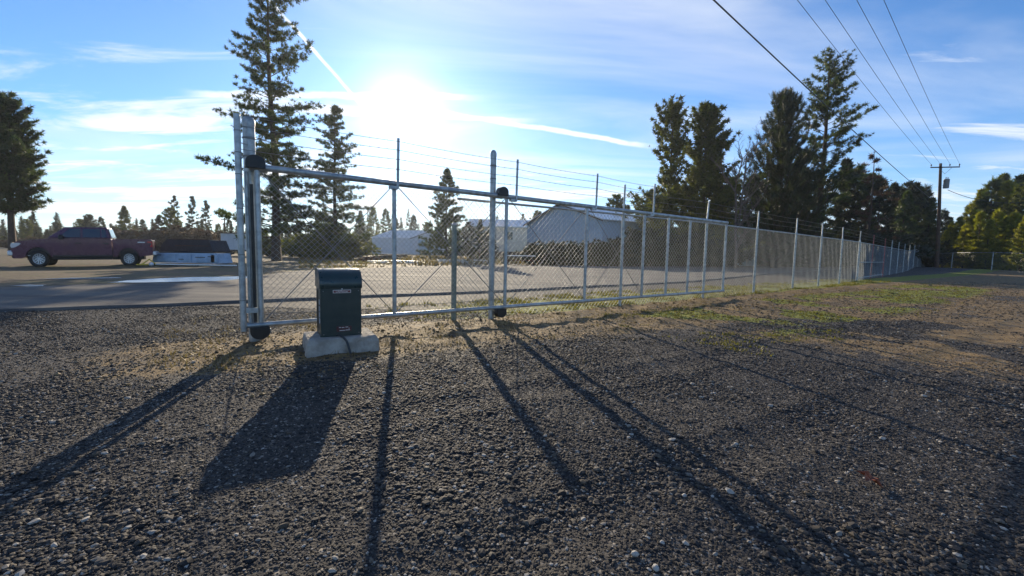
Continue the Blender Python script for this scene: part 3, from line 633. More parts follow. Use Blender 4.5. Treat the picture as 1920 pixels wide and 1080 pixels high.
for z in (.18, .25, .32, .40): e.box((-.0025, .10, z), (.005, .05, .055))
e.build('side_label', M['siding'], op); MB().box((-.003, .30, .3), (.006, .05, .46)).build('side_vent', M['black'], op)
MB().tube([(.17, .02, .014), (.19, -.05, .022), (.22, -.12, .010), (.25, -.168, -.03), (.27, -.19, -.10), (.285, -.21, -.17)], .013, 10).build('power_cable', M['cable'], op)

# ------------------------------------------------------------------ small debris
def leafmesh():
    V = [(0, -.05, 0), (.02, -.02, .012), (.045, .0, .004), (.02, .02, .016), (0, .055, .004), (-.02, .025, .014), (-.045, .01, .002), (-.022, -.018, .013), (0, 0, .004)]
    return V, [(8, i, (i+1) % 8) for i in range(8)]
p = gp(1630, 908); lo = MB().add(*leafmesh()).build('dead_leaf', M['deadleaf']); lo.location = (p[0], p[1], gz(p[0], p[1])+.022); lo.rotation_euler = (.3, .1, .7); lo.scale = (1.2, 1.2, 2.2)
tag(lo, 'curled red brown dead leaf on the gravel at the lower right', 'leaf')
for (x, y, s_, lab) in ((1120, 845, .9, ''),):
    pass
for (x, y, s_, lab) in ((1190, 1045, .035, 'pale tan pebble at the bottom edge of the gravel'), (1229, 1070, .035, 'pale tan pebble right beside the bottom one'), (1283, 930, .03, 'pale buff pebble standing out on the dark gravel between the shadows'), (1380, 832, .03, 'white pebble on the gravel below the thin shadow')):
    p = gp(x, y); mb = MB(); V = []; F = []
    for a in range(5):
        th = math.pi*a/4
        for q in range(8):
            ph = 2*math.pi*q/8; V.append((math.sin(th)*math.cos(ph)*s_*.5*RNG.uniform(.85, 1.1), math.sin(th)*math.sin(ph)*s_*.4*RNG.uniform(.85, 1.1), math.cos(th)*s_*.3))
    F = [(a*8+q, a*8+(q+1) % 8, (a+1)*8+(q+1) % 8, (a+1)*8+q) for a in range(4) for q in range(8)]
    mb.add(V, F, True); o = mb.build('pebble', M['wood']); o.location = (p[0], p[1], gz(p[0], p[1])+s_*.3); o.rotation_euler = (0, 0, RNG.random()*6); tag(o, lab, 'pebble')

# ------------------------------------------------------------------ trees
def basis(d, rnd):
    d = d/np.linalg.norm(d, axis=1)[:, None]; h_ = RNG.normal(0, 1, d.shape); a = np.cross(d, h_); a /= np.linalg.norm(a, axis=1)[:, None]; b_ = np.cross(d, a); return np.stack([a, b_, d], -1)
def pine_tuft(k=15, spread=80, wd=.075):
    T = []
    for i in range(k):
        th = rad(spread*math.sqrt((i+.5)/k)); ph = i*2.4; d = np.array([math.sin(th)*math.cos(ph), math.sin(th)*math.sin(ph), math.cos(th)]); l_ = .8+.35*((i*7) % 5)/5
        s_ = np.cross(d, [0.3, .2, 1.]); s_ /= np.linalg.norm(s_); T += [-.08*d-s_*wd, -.08*d+s_*wd, d*l_]
    return np.array(T)
def spray_tuft(k=13, wd=.13):
    T = []
    for i in range(k):
        f = (i//2)/(k/2); sg = 1 if i % 2 else -1; b0 = np.array([0, 0, f*.8-.1]); d = np.array([sg*.75*(1-f*.7), .12*math.sin(i*2.2)-.10, .45]); s_ = np.array([0, .3*sg, 1.]); s_ /= np.linalg.norm(s_)
        T += [b0-s_*wd*.5, b0+s_*wd*.5, b0+d*.8]
    return np.array(T)
TP = pine_tuft(11, 92, .12); TPd = pine_tuft(10, 110, .20); TS = spray_tuft(); TL = pine_tuft(9, 120, .17)
def tubes(segs, sides=4):
    # segs: list of (p0, p1, r0, r1)
    P0 = np.array([s_[0] for s_ in segs]); P1 = np.array([s_[1] for s_ in segs]); R0 = np.array([s_[2] for s_ in segs]); R1 = np.array([s_[3] for s_ in segs])
    d = P1-P0; d /= np.linalg.norm(d, axis=1)[:, None]+1e-9; h_ = np.where(np.abs(d[:, 2:3]) < .9, [[0, 0, 1.]], [[1., 0, 0]]); a = np.cross(d, h_); a /= np.linalg.norm(a, axis=1)[:, None]; b_ = np.cross(d, a)
    V = []
    for q in range(sides):
        t = 2*math.pi*q/sides; o = a*math.cos(t)+b_*math.sin(t); V += [P0+o*R0[:, None], P1+o*R1[:, None]]
    V = np.stack(V, 1); N = len(V); base = np.arange(N)[:, None]*2*sides; T = []
    for q in range(sides):
        r_ = (q+1) % sides; T.append(np.concatenate([base+2*q, base+2*r_, base+2*r_+1, base+2*q+1], 1))
    return V.reshape(-1, 3), np.stack(T, 1).reshape(-1, 4)
def conifer(H, c0, R, prof, nb, elev, tuft, tsz, dens, seed, trunk_r=None, droop=.0, curve=0., jit=.25, dead=0., twig=.28, lean=0., inner=.3, gaps=0.):
    """H height, c0 bare fraction, R crown radius, prof(f) 0 bottom..1 top, elev(f) branch angle"""
    rg = np.random.default_rng(seed); tr = trunk_r or H*.016; segs = []; tp = []; td = []; n = 14
    cx = lambda z: np.array([lean*z+.10*math.sin(z*.35+seed), .08*math.cos(z*.3+seed), z])
    for i in range(n):
        z0 = H*i/n; z1 = H*(i+1)/n; segs.append((cx(z0)+[0, 0, -.15 if i == 0 else 0], cx(z1), tr*(1-.93*i/n)*(1.25 if i == 0 else 1), tr*(1-.93*(i+1)/n)))
    for b_ in range(nb):
        f = ((b_+rg.random())/nb); z = H*(c0+(1-c0)*f*.985); az = b_*2.399+rg.normal(0, .5)
        if gaps and math.sin(az*1.0+f*19+seed)*.5+.5 < gaps*rg.random(): continue
        L = R*prof(f)*(1+rg.normal(0, jit)); L = max(L, .12*R*(1-f)+.1); el = rad(elev(f)+rg.normal(0, 7)); p = cx(z); h_ = np.array([math.cos(az), math.sin(az), 0])
        m_ = max(4, int(L/.45)); pts = [p]
        az2 = rg.normal(0, .25); sdv = np.array([-h_[1], h_[0], 0])
        for q in range(1, m_+1):
            t = q/m_; pts.append(p+h_*L*t*math.cos(el)+sdv*az2*L*t*t*.5+np.array([0, 0, L*(t*math.sin(el)-droop*t*t*.6+curve*t**2.5)]))
        br = tr*.17*(1-f*.75)*(.6+.4*L/R)
        for q in range(m_): segs.append((pts[q], pts[q+1], br*(1-.85*q/m_), br*(1-.85*(q+1)/m_)))
        if rg.random() < dead: continue
        for q in range(1, m_+1):
            t = q/m_
            if t < inner: continue
            dr = pts[q]-pts[q-1]; dr /= np.linalg.norm(dr)
            tp.append(pts[q]); td.append(dr+[0, 0, .25])
            ntw = rg.poisson(dens)
            for w_ in range(ntw):
                a2 = rg.uniform(.35, 1.15)*(1 if rg.random() < .5 else -1); tl = twig*L*(1.15-t)*rg.uniform(.4, 1.1)+.15; up = rg.normal(.12, .22)
                dv = dr*math.cos(a2)+np.cross(dr, [0, 0, 1])*math.sin(a2)+np.array([0, 0, up]); st_ = pts[q-1]+(pts[q]-pts[q-1])*rg.random(); en = st_+dv*tl
                segs.append((st_, en, br*.22+.004, .004)); tp.append(en); td.append(dv+[0, 0, .3])
                if tl > .5: tp.append(st_+dv*tl*.62+rg.normal(0, .06, 3)); td.append(dv+rg.normal(0, .3, 3)+[0, 0, .3])
    tp.append(cx(H)); td.append(np.array([0, 0, 1.])); tp = np.array(tp); td = np.array(td); N = len(tp)
    sc = tsz*rg.uniform(.65, 1.3, N); B = basis(td+rg.normal(0, .25, td.shape), rg)
    V = np.einsum('nij,kj->nki', B, tuft)*sc[:, None, None]+tp[:, None, :]; K = len(tuft)
    tint = np.clip(.5+.5*np.sin(tp[:, 0]*1.3+seed)*np.cos(tp[:, 2]*.9)*.6+rg.normal(0, .28, N), 0, 1)
    cr = trimesh('crown', V.reshape(-1, 3), np.arange(N*K).reshape(-1, 3), False, np.repeat(tint, K))
    tv, tf = tubes(segs, 5); tm = trimesh('trunk', tv, tf, True)
    return tm, cr
def plant(data, x, y, sc, rz, name, label, cat, mt, group=None, bark='bark', z=None, sxy=1.):
    o = empty(name, (x, y, gz(x, y) if z is None else z), rz, label, cat, group); o.scale = (sc*sxy, sc*sxy, sc)
    tm, cr = data
    a = bpy.data.objects.new('trunk', tm); b_ = bpy.data.objects.new('crown', cr)
    for q, m_ in ((a, M[bark]), (b_, M[mt])):
        COL.objects.link(q); q.parent = o
        if not q.data.materials: q.data.materials.append(m_)
        q.material_slots[0].link = 'OBJECT'; q.material_slots[0].material = m_
    return o
def tree_at(data, H, px_, ytop, Z, name, label, mt, cat='tree', group=None, rz=None, bark='bark', sxy=1.):
    p = at(px_, ytop, Z); g = gz(p[0], p[1]); plant(data, p[0], p[1], (p[2]-g)/H, rz if rz is not None else RNG.random()*6.28, name, label, cat, mt, group, bark, sxy=sxy)
round_top = lambda f: (math.sin(math.pi*min(1, .18+.82*f)**.8)*.9+.15) if f < .97 else .12
cone = lambda f: (1-f)**.8+.05
pond = lambda f: (.55+.45*math.sin(f*5.))*(.75 if f < .12 else 1)*(1-f)**.42+.05
# tall open ponderosa at the left of the gate
tree_at(conifer(26, .08, 4.2, lambda f: (1-f)**.33*(.82+.22*math.sin(f*31)), 200, lambda f: 0+28*f, TP, .34, 4.2, 5, .40, .10, .10, .3, .04, .30, -.012, .22, .3), 26, 506, -70, 37, 'ponderosa_pine', 'tallest open crowned ponderosa pine, behind the left end of the gate', 'pine', rz=.5)
tree_at(conifer(18, .10, 3.9, lambda f: (1-f)**.55, 140, lambda f: 0+28*f, TP, .36, 3.6, 9, .30, .12, .10, .25, .02, .28, 0, .2, .3), 18, 626, 199, 48, 'ponderosa_pine', 'medium conical pine just left of the sun', 'pine', rz=1.1)
tree_at(conifer(15, .26, 3.2, lambda f: (math.sin(math.pi*(f*.8+.16))**.6)*.95, 130, lambda f: 18+36*f, TP, .42, 4.6, 12, .34, .1, .12, .15, 0, .34, 0, .2), 15, 4, 186, 38, 'ponderosa_pine', 'broad dark pine cut by the left edge of the photo', 'pine', rz=2.)
tree_at(conifer(12.8, .0, 3.9, lambda f: (1-f)**.75, 120, lambda f: 5+22*f, TPd, .34, 3.6, 14, .22, .1, .1, .2, 0, .32), 12.8, 838, 317, 60, 'pine_tree', 'dense dark conical pine between the white shed and the tall roller post', 'pine')
# group behind the middle of the fence
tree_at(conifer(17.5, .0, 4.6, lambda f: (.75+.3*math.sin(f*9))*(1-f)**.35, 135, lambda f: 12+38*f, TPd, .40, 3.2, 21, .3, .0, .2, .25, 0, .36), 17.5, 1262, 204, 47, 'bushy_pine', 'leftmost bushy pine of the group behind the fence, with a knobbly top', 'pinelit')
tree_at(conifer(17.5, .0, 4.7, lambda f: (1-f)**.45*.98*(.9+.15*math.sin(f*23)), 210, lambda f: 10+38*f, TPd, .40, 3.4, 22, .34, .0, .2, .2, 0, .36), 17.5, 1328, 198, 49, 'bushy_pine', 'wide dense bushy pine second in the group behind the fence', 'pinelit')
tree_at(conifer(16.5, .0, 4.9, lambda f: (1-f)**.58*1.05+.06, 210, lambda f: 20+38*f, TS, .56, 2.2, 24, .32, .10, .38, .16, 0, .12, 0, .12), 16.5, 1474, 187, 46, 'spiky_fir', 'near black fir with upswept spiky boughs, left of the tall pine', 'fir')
tree_at(conifer(21, .16, 4.3, lambda f: (.45+.9*f if f < .5 else (1-(f-.5)*1.75)**.6*.95+.03), 140, lambda f: 2+36*f, TP, .34, 3.6, 26, .40, .10, .14, .22, .02, .3, 0, .25, .35), 21, 1558, 110, 48, 'ponderosa_pine', 'tall ponderosa pine with a long bare trunk behind the right part of the fence', 'pine', rz=3.)
tree_at(conifer(12, .05, 2.4, lambda f: (1-f)**.6, 70, lambda f: -5+20*f, TP, .36, 1.0, 27, .2, .1, .05, .3, .45, .25), 12, 1640, 286, 55, 'sparse_spruce', 'thin half bare spruce right of the tall pine', 'brownleaf')
# bare tree
def bare_tree(seed, H):
    rg = np.random.default_rng(seed); segs = []
    def grow(p, d, L, r_, dep):
        n = 4; q = p
        for i in range(n):
            d = d+rg.normal(0, .09, 3)+[0, 0, .04]; d /= np.linalg.norm(d); e_ = q+d*L/n; segs.append((q, e_, r_*(1-.4*i/n), r_*(1-.4*(i+1)/n)))
            if dep < 4:
                for _ in range(2 if dep else 3):
                    if rg.random() < .75:
                        az = rg.random()*6.28; dd = d*rg.uniform(.5, .9)+np.array([math.cos(az), math.sin(az), .15])*.75; grow(e_, dd/np.linalg.norm(dd), L*rg.uniform(.32, .52), r_*.42, dep+1)
            q = e_
    grow(np.array([0, 0, -.1]), np.array([0, 0, 1.]), H*.62, .30, 0); grow(np.array([0, 0, H*.35]), np.array([.35, 0, 1.]), H*.55, .2, 1)
    segs = [s_ for s_ in segs]; V, T = tubes(segs, 3); V[:, 2] *= H/V[:, 2].max()
    return V, T
p = at(1396, 222, 41); H_ = p[2]; V, T = bare_tree(5, H_)
o = empty('bare_tree', (p[0], p[1], gz(p[0], p[1])), 0, 'leafless grey branched tree between the bushy pine and the spiky fir', 'tree'); kz = len(V)//6
main = trimesh('trunk', V[:16*3], T[:8*3-0:][:16], True) if False else None
V[:, :2] *= .62
link('trunk', trimesh('trunk', V, T, True), M['dead'], o)
# variants for the woods further off
VAR = [conifer(10, .03, 2.3, lambda f: (1-f)**.7, 90, lambda f: 4+25*f, TPd, .38, 2.6, 41, .16, .1, .1, .25),
       conifer(10, .14, 1.9, lambda f: math.sin(math.pi*(f*.75+.2))**.7, 80, lambda f: 8+30*f, TPd, .40, 2.8, 42, .17, .1, .1, .25),
       conifer(10, .0, 2.6, lambda f: (1-f)**.85, 96, lambda f: -2+22*f, TS, .55, 2.1, 43, .15, .15, .1, .2),
       conifer(10, .18, 1.8, lambda f: (1-f)**.5*(.8+.3*math.sin(f*25)), 60, lambda f: 2+30*f, TPd, .32, 2.2, 44, .16, .1, .1, .35, .1)]
def bush(seed, H, R, nb, tuft, ts, per):
    rg = np.random.default_rng(seed); segs = []; tp = []; td = []
    for i in range(nb):
        az = rg.random()*6.28; el = rg.uniform(.35, 1.5); L = rg.uniform(.7, 1.05); d = np.array([math.cos(az)*math.cos(el)*R, math.sin(az)*math.cos(el)*R, math.sin(el)*H])*L
        q = np.zeros(3); n = 5
        for k_ in range(n):
            e_ = d*(k_+1)/n+rg.normal(0, .06*H/3, 3)*(k_ < n-1); e_[2] = abs(e_[2]); segs.append((q, e_, .035*(1-k_/n)+.006, .035*(1-(k_+1)/n)+.006))
            if k_ > 0:
                for _ in range(per): tp.append(e_+rg.normal(0, .11*H/2, 3)); td.append(d/np.linalg.norm(d)+rg.normal(0, .5, 3)); tp[-1][2] = max(tp[-1][2], .1)
            q = e_
    tp = np.array(tp); td = np.array(td); N = len(tp); B = basis(td, rg); sc = ts*rg.uniform(.6, 1.3, N); V = np.einsum('nij,kj->nki', B, tuft)*sc[:, None, None]+tp[:, None, :]; K = len(tuft)
    tv, tf = tubes(segs, 3); return trimesh('stems', tv, tf, True), trimesh('foliage', V.reshape(-1, 3), np.arange(N*K).reshape(-1, 3), False, np.repeat(rg.random(N), K))
BV = [bush(1, 2.4, 1.8, 80, TL, .24, 5), bush(2, 2.2, 2.2, 80, TL, .26, 5)]
def plant_bush(data, px_, ytop, Z, Hh, name, label, mt, group=None, sx=1.):
    stem = M['dead'] if mt == 'brownleaf' else M['bark']
    p = at(px_, ytop, Z); g = gz(p[0], p[1]); sc = (p[2]-g)/Hh; o = empty(name, (p[0], p[1], g), RNG.random()*6.28, label, 'bush', group); o.scale = (sc*sx, sc*sx, sc)
    for q, nm, m_ in ((data[0], 'stems', stem), (data[1], 'foliage', M[mt])):
        c = bpy.data.objects.new(nm, q); COL.objects.link(c); c.parent = o
        if not q.materials: q.materials.append(m_)
        c.material_slots[0].link = 'OBJECT'; c.material_slots[0].material = m_
ORD = ['first', 'second', 'third', 'fourth', 'fifth', 'sixth', 'seventh', 'eighth', 'ninth', 'tenth', 'eleventh', 'twelfth', 'thirteenth', 'fourteenth', 'fifteenth', 'sixteenth', 'seventeenth', 'eighteenth', 'nineteenth', 'twentieth']
def row(items, name, what, group, mts):
    for i, (x, yt, Z, v) in enumerate(sorted(items)):
        mt = mts[i % len(mts)] if isinstance(mts, (list, tuple)) else mts
        tree_at(VAR[v], 10, x, yt, Z, name, f'{ORD[i]} conifer from the left {what}', mt, group=group, sxy=1.0 if v != 3 else .85)
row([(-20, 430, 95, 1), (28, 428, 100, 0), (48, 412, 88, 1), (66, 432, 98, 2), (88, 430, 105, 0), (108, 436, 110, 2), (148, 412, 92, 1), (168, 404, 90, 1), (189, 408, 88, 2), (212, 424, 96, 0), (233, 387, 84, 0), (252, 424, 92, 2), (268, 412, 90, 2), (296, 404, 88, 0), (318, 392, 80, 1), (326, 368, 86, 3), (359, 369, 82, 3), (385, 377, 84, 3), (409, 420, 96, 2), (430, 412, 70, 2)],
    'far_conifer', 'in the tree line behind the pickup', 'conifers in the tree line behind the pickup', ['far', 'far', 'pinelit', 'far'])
row([(535, 412, 62, 2), (553, 432, 56, 2), (604, 400, 58, 1), (640, 420, 56, 1), (676, 396, 125, 0), (701, 391, 122, 2), (724, 393, 120, 2), (742, 410, 132, 0), (775, 405, 126, 2), (800, 418, 130, 1)],
    'field_conifer', 'among the trees seen through the left gate panels', 'conifers seen through the left gate panels', ['fir', 'pinelit', 'pine', 'far'])
row([(878, 418, 55, 1), (900, 412, 56, 0), (920, 420, 54, 2), (980, 402, 110, 3), (1010, 398, 100, 1), (1036, 402, 105, 1), (1090, 396, 110, 0), (1155, 368, 72, 1), (1197, 372, 84, 3), (1176, 386, 92, 0), (1222, 360, 70, 1)],
    'barn_conifer', 'in the row round the big gabled barn', 'conifers round the big gabled barn', ['fir', 'pine', 'far'])
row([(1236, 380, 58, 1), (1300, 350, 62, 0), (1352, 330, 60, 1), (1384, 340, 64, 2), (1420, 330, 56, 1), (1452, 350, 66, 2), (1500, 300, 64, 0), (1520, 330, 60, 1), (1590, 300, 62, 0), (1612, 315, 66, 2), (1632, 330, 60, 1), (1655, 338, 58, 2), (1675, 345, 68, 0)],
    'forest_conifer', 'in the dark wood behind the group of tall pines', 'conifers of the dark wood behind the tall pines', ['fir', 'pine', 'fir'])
row([(1690, 352, 72, 2), (1700, 360, 64, 0), (1712, 346, 74, 1), (1726, 350, 76, 0), (1738, 352, 78, 2), (1748, 372, 72, 0), (1770, 395, 90, 2), (1783, 408, 95, 0)],
    'pole_conifer', 'in the dark wood just left of the utility pole', 'conifers of the dark wood left of the utility pole', ['fir', 'pine'])
row([(1822, 384, 74, 2), (1842, 356, 72, 0), (1862, 338, 70, 2), (1880, 328, 74, 0), (1897, 340, 68, 2), (1912, 330, 72, 0), (1935, 345, 64, 1), (1960, 340, 66, 0)],
    'roadside_conifer', 'at the right edge behind the side fence', 'conifers at the right edge behind the side fence', ['pinelit', 'olive', 'pine'])
row([(1774, 432, 66, 0), (1786, 418, 67, 2), (1800, 408, 66, 0), (1812, 422, 62, 2), (1826, 404, 62, 0), (1842, 398, 60, 2), (1858, 412, 57, 0), (1872, 396, 58, 2), (1890, 406, 54, 0), (1906, 398, 53, 2), (1925, 404, 50, 0)],
    'young_conifer', 'in the yellow green young trees above the side fence', 'yellow green young conifers above the side fence', 'olive')
for i, (x, yt, Z) in enumerate(((20, 448, 80), (62, 444, 82), (110, 440, 84), (150, 436, 80), (215, 432, 76), (245, 430, 74), (282, 432, 70), (312, 428, 68), (345, 426, 70), (378, 430, 68), (405, 436, 72))):
    plant_bush(BV[i % 2], x, yt, Z, 2.45, 'brown_bush', f'{ORD[i]} reddish brown bare bush from the left behind the pickup', 'brownleaf', 'reddish brown bushes behind the pickup', 1.6)
for i, (x, yt, Z) in enumerate(((505, 442, 52), (575, 436, 50), (618, 430, 48), (655, 440, 50))):
    plant_bush(BV[i % 2], x, yt, Z, 2.45, 'dark_bush', f'{ORD[i]} dark green bush from the left behind the first gate panel', 'pinelit', 'dark bushes behind the first gate panel', 1.5)
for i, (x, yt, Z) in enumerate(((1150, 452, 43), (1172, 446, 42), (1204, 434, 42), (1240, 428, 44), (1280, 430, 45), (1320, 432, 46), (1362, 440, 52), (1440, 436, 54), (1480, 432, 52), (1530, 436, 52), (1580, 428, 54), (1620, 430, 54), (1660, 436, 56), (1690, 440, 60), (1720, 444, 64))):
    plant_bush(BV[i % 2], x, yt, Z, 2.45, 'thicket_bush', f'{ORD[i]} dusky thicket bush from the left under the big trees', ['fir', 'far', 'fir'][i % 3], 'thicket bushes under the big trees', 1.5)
for i, (x, yt, Z) in enumerate(((1000, 458, 41), (1018, 454, 42), (1036, 456, 40), (1054, 453, 41), (1072, 456, 40), (1090, 457, 41), (1108, 455, 40), (1126, 450, 41))):
    plant_bush(BV[i % 2], x, yt, Z, 2.45, 'hedge_bush', f'{ORD[i]} low dark bush from the left against the barn gable', 'fir', 'low dark bushes against the barn gable', 1.2)
# far wood on the horizon, one mass
rg = np.random.default_rng(77); tp = []; sc = []
for i in range(420):
    a = rg.uniform(-1.25, 1.2) if i % 3 else rg.uniform(-1.1, -.3); r_ = rg.uniform(140, 230); H_ = rg.uniform(8, 15)*(.55 if a < -.35 else 1.); bx, by = math.sin(a)*r_, math.cos(a)*r_
    for q in range(44): f = (q+.5)/44; an = q*2.4; rr_ = (1-f)*H_*.2*rg.uniform(.3, 1); tp.append((bx+math.cos(an)*rr_, by+math.sin(an)*rr_, f*H_)); sc.append(.6+1.2*(1-f))
tp = np.array(tp); N = len(tp); B = basis(rg.normal(0, .5, (N, 3))+[0, 0, .8], rg); V = np.einsum('nij,kj->nki', B, TL)*np.array(sc)[:, None, None]+tp[:, None, :]
tag(link('far_woodland', trimesh('far_woodland', V.reshape(-1, 3), np.arange(N*len(TL)).reshape(-1, 3), False, np.repeat(rg.random(N), len(TL))), M['far']), 'distant dark wood along the horizon', 'woodland', kind='stuff')

# ------------------------------------------------------------------ buildings
def gable(name, label, C, L_, along, length, zeave, zridge, wall, roofm, ov=.35, ribs=0, cat='building', fasc='fascia'):
    """C, L_ : two corners of the gable end (plan); the house runs from them along `along`"""
    C = np.array(C, float); L_ = np.array(L_, float); al = np.array(along, float); al /= np.linalg.norm(al); g = (L_-C); wd = np.linalg.norm(g); g /= wd
    o = empty(name, (*C, 0), 0, label, cat); P = lambda a, b, z: (C[0]+g[0]*a+al[0]*b, C[1]+g[1]*a+al[1]*b, z)
    for b0 in (0, length-.12):
        mb = MB(); poly = [(0, 0), (wd, 0), (wd, zeave), (wd/2, zridge), (0, zeave)]; V = [P(q[0], b0, q[1]) for q in poly]+[P(q[0], b0+.12, q[1]) for q in poly]
        mb.add(V, [(4, 3, 2, 1, 0), (5, 6, 7, 8, 9)]+[(i, (i+1) % 5, 5+(i+1) % 5, 5+i) for i in range(5)]); mb.build('gable_wall', wall, o, True)
    for a0 in (.0, wd-.12):
        V = [P(a0+x, b, z) for z in (0, zeave) for x, b in ((0, .12), (.12, .12), (.12, length-.12), (0, length-.12))]; MB().add(V, [(0, 3, 2, 1), (4, 5, 6, 7), (0, 1, 5, 4), (1, 2, 6, 5), (2, 3, 7, 6), (3, 0, 4, 7)]).build('side_wall', wall, o, True)
    sl_ = (zridge-zeave)/(wd/2)
    for sgn in (0, 1):
        e0 = -ov if sgn == 0 else wd+ov; ze = zeave-ov*sl_; V = []
        for dz_ in (.03, .13):
            V += [P(e0, -ov, ze+dz_), P(wd/2, -ov, zridge+dz_), P(wd/2, length+ov, zridge+dz_), P(e0, length+ov, ze+dz_)]
        rf = MB().add(V, [(0, 1, 2, 3), (7, 6, 5, 4), (0, 4, 5, 1), (1, 5, 6, 2), (2, 6, 7, 3), (3, 7, 4, 0)]).build('roof', roofm, o, True)
        if ribs:
            mb = MB(); k_ = int((length+2*ov)/ribs)
            for i in range(1, k_):
                b_ = -ov+i*ribs; mb.tube([P(e0, b_, ze+.14), P(wd/2, b_, zridge+.14)], .022, 4, False)
            mb.build('roof_ribs', roofm, rf, True); rf.children[0].matrix_parent_inverse = Matrix(); 
        # rake board
        V = []
        for (dd, zz) in ((-.03, -.12), (-.03, .02)):
            V += [P(e0, -ov+dd, ze+zz), P(wd/2, -ov+dd, zridge+zz), P(wd/2, -ov+dd-.03, zridge+zz), P(e0, -ov+dd-.03, ze+zz)]
        MB().add(V, [(0, 1, 2, 3), (7, 6, 5, 4), (0, 4, 5, 1), (1, 5, 6, 2), (2, 6, 7, 3), (3, 7, 4, 0)]).build('rake_board', M[fasc], o, True)
    return o, P, wd
Cb = (9.34, 45.); Lb = (1.82, 56.)
bo, P, wd = gable('big_barn', 'big pale blue metal barn with a wide gable and brown rake boards, behind the fence', Cb, Lb, (.826, .564), 7.5, 4.75, 6.9, M['bluesiding'], M['roof'], .35, .9)
gdir = (np.array(Lb)-np.array(Cb))/wd
for i in range(int(wd/.75)):
    a = .4+i*.75; zt = 4.75+(6.9-4.75)*(1-abs(a-wd/2)/(wd/2)); MB().tube([P(a, -.02, .1), P(a, -.02, zt-.1)], .025, 4, False).build('siding_rib', M['bluesiding'], bo, True)
h = empty('white_house', (-3., 62, 0), 0, 'white house with a dark window and pale roof left of the barn', 'house')
x0, x1, yy = -6.2, 2.2, 62.
MB().box(((x0+x1)/2, yy+3, 3.), (x1-x0, 6, 3.6)).build('wall', M['cream'], h, True)
MB().box(((x0+x1)/2, yy+3, .6), (x1-x0-.1, 5.9, 1.2)).build('foundation', M['fascia'], h, True)
MB().prism([(-.5, 4.8), (3, 6.0), (6.5, 4.8), (6.5, 4.65), (3, 5.85), (-.5, 4.65)], (x0-.4, yy, 0), (0, 1, 0), (0, 0, 1), (1, 0, 0), x1-x0+.8).build('roof', M['roof'], h, True)
for wx in (-.6, -3.6):
    fr = MB().box((wx, yy-.03, 3.5), (1.25, .06, 1.3)).build('window', M['white'], h, True); MB().box((wx-h.location.x, -.075, 3.5), (1.1, .04, 1.15)).build('pane', M['glass'], fr)
sh = (-25.2, 105.); Ls = (-25.2+9.2, 111.)
so_, P, wd = gable('white_shed', 'long white metal shed with a sunlit roof seen through the second gate panel', sh, (-16.3, 108.), (-.97, .25), 10.5, 4.0, 5.9, M['siding'], M['rooflight'], .2, 0, 'shed')
MB().add([P(2.0, -.06, 0), P(7.2, -.06, 0), P(7.2, -.06, 3.6), P(2., -.06, 3.6), P(2.0, -.01, 0), P(7.2, -.01, 0), P(7.2, -.01, 3.6), P(2., -.01, 3.6)], [(0, 1, 2, 3), (7, 6, 5, 4), (0, 4, 5, 1), (1, 5, 6, 2), (2, 6, 7, 3), (3, 7, 4, 0)]).build('sliding_door', M['bluesiding'], so_, True)
# white site container at the left
c = at(447, 468, 52); o = empty('site_container', (c[0], c[1], 0), 0, 'small white metal container with a flat roof left of the gate', 'container')
MB().box((0, 1.2, 1.75), (4.2, 2.4, 1.95)).build('body', M['siding'], o); MB().box((0, 1.2, 2.78), (4.5, 2.7, .1)).build('roof', M['fascia'], o); MB().box((0, 1.2, .67), (4.3, 2.3, .16)).build('chassis', M['black'], o)
for x in (-1.3, 1.3): MB().lathe([(0, -.12), (.3, -.12), (.32, 0), (.3, .12), (0, .12)], (x, .2, .32), 16, (0, 1, 0)).build('wheel', M['rubber'], o)
for i in range(7): MB().box((-1.8+i*.6, -.015, 1.75), (.06, .03, 1.9)).build('rib', M['siding'], o)
# blue shed under the trees
c = at(1401, 480, 52); o = empty('blue_shed', (c[0], c[1], 0), 0, 'little light blue shed under the trees behind the fence', 'shed')
MB().box((0, 1.1, .95), (2.1, 2.2, 1.9)).build('wall', M['bluesiding'], o); MB().prism([(-.2, 1.92), (2.4, 2.1), (2.4, 2.16), (-.2, 1.98)], (-1.2, 0, 0), (0, 1, 0), (0, 0, 1), (1, 0, 0), 2.4).build('roof', M['roof'], o); MB().box((.3, -.02, .8), (.75, .03, 1.6)).build('door', M['siding'], o)

# ------------------------------------------------------------------ yard clutter
Zs = 27.0
def yx(px_, Z): return at(px_, 480, Z)[0]
o = empty('panel_stack', (yx(347, Zs), Zs, gz(yx(347, Zs), Zs)), 0, 'low row of pale blue panels lying behind the pickup', 'panels')
hw = (yx(410, Zs)-yx(285, Zs))/2
MB().prism([(-hw, .12), (-hw+.15, .72), (hw-.1, .76), (hw+.05, .12)], (0, 0, 0), (1, 0, 0), (0, 0, 1), (0, 1, 0), 1.3).build('body', M['box'], o, False, .04)
for x0_, w_ in ((-hw+.35, 1.2), (-.1, .5), (.75, 1.15), (1.65, .45)): MB().box((x0_+w_/2, -.03, .43), (w_, .05, .46), 0, .012).build('panel', M['box'], o)
for x0_, z_, w_ in ((-.2, .36, .3), (1., .5, .6), (-1.6, .6, .3), (1.6, .55, .22)): MB().box((x0_, -.075, z_), (w_, .03, .04)).build('handle', M['black'], o)
o = empty('white_plank', (yx(368, 25.6), 25.6, gz(yx(368, 25.6), 25.6)), rad(2), 'long white plank on the ground in front of the pale blue panels', 'plank'); MB().box((0, 0, .09), (yx(440, 25.6)-yx(296, 25.6), .28, .06), 0, .01).build('board', M['white'], o)
for x in (-1.5, 0, 1.5): MB().box((x, 0, .03), (.1, .24, .06)).build('bearer', M['fascia'], o)
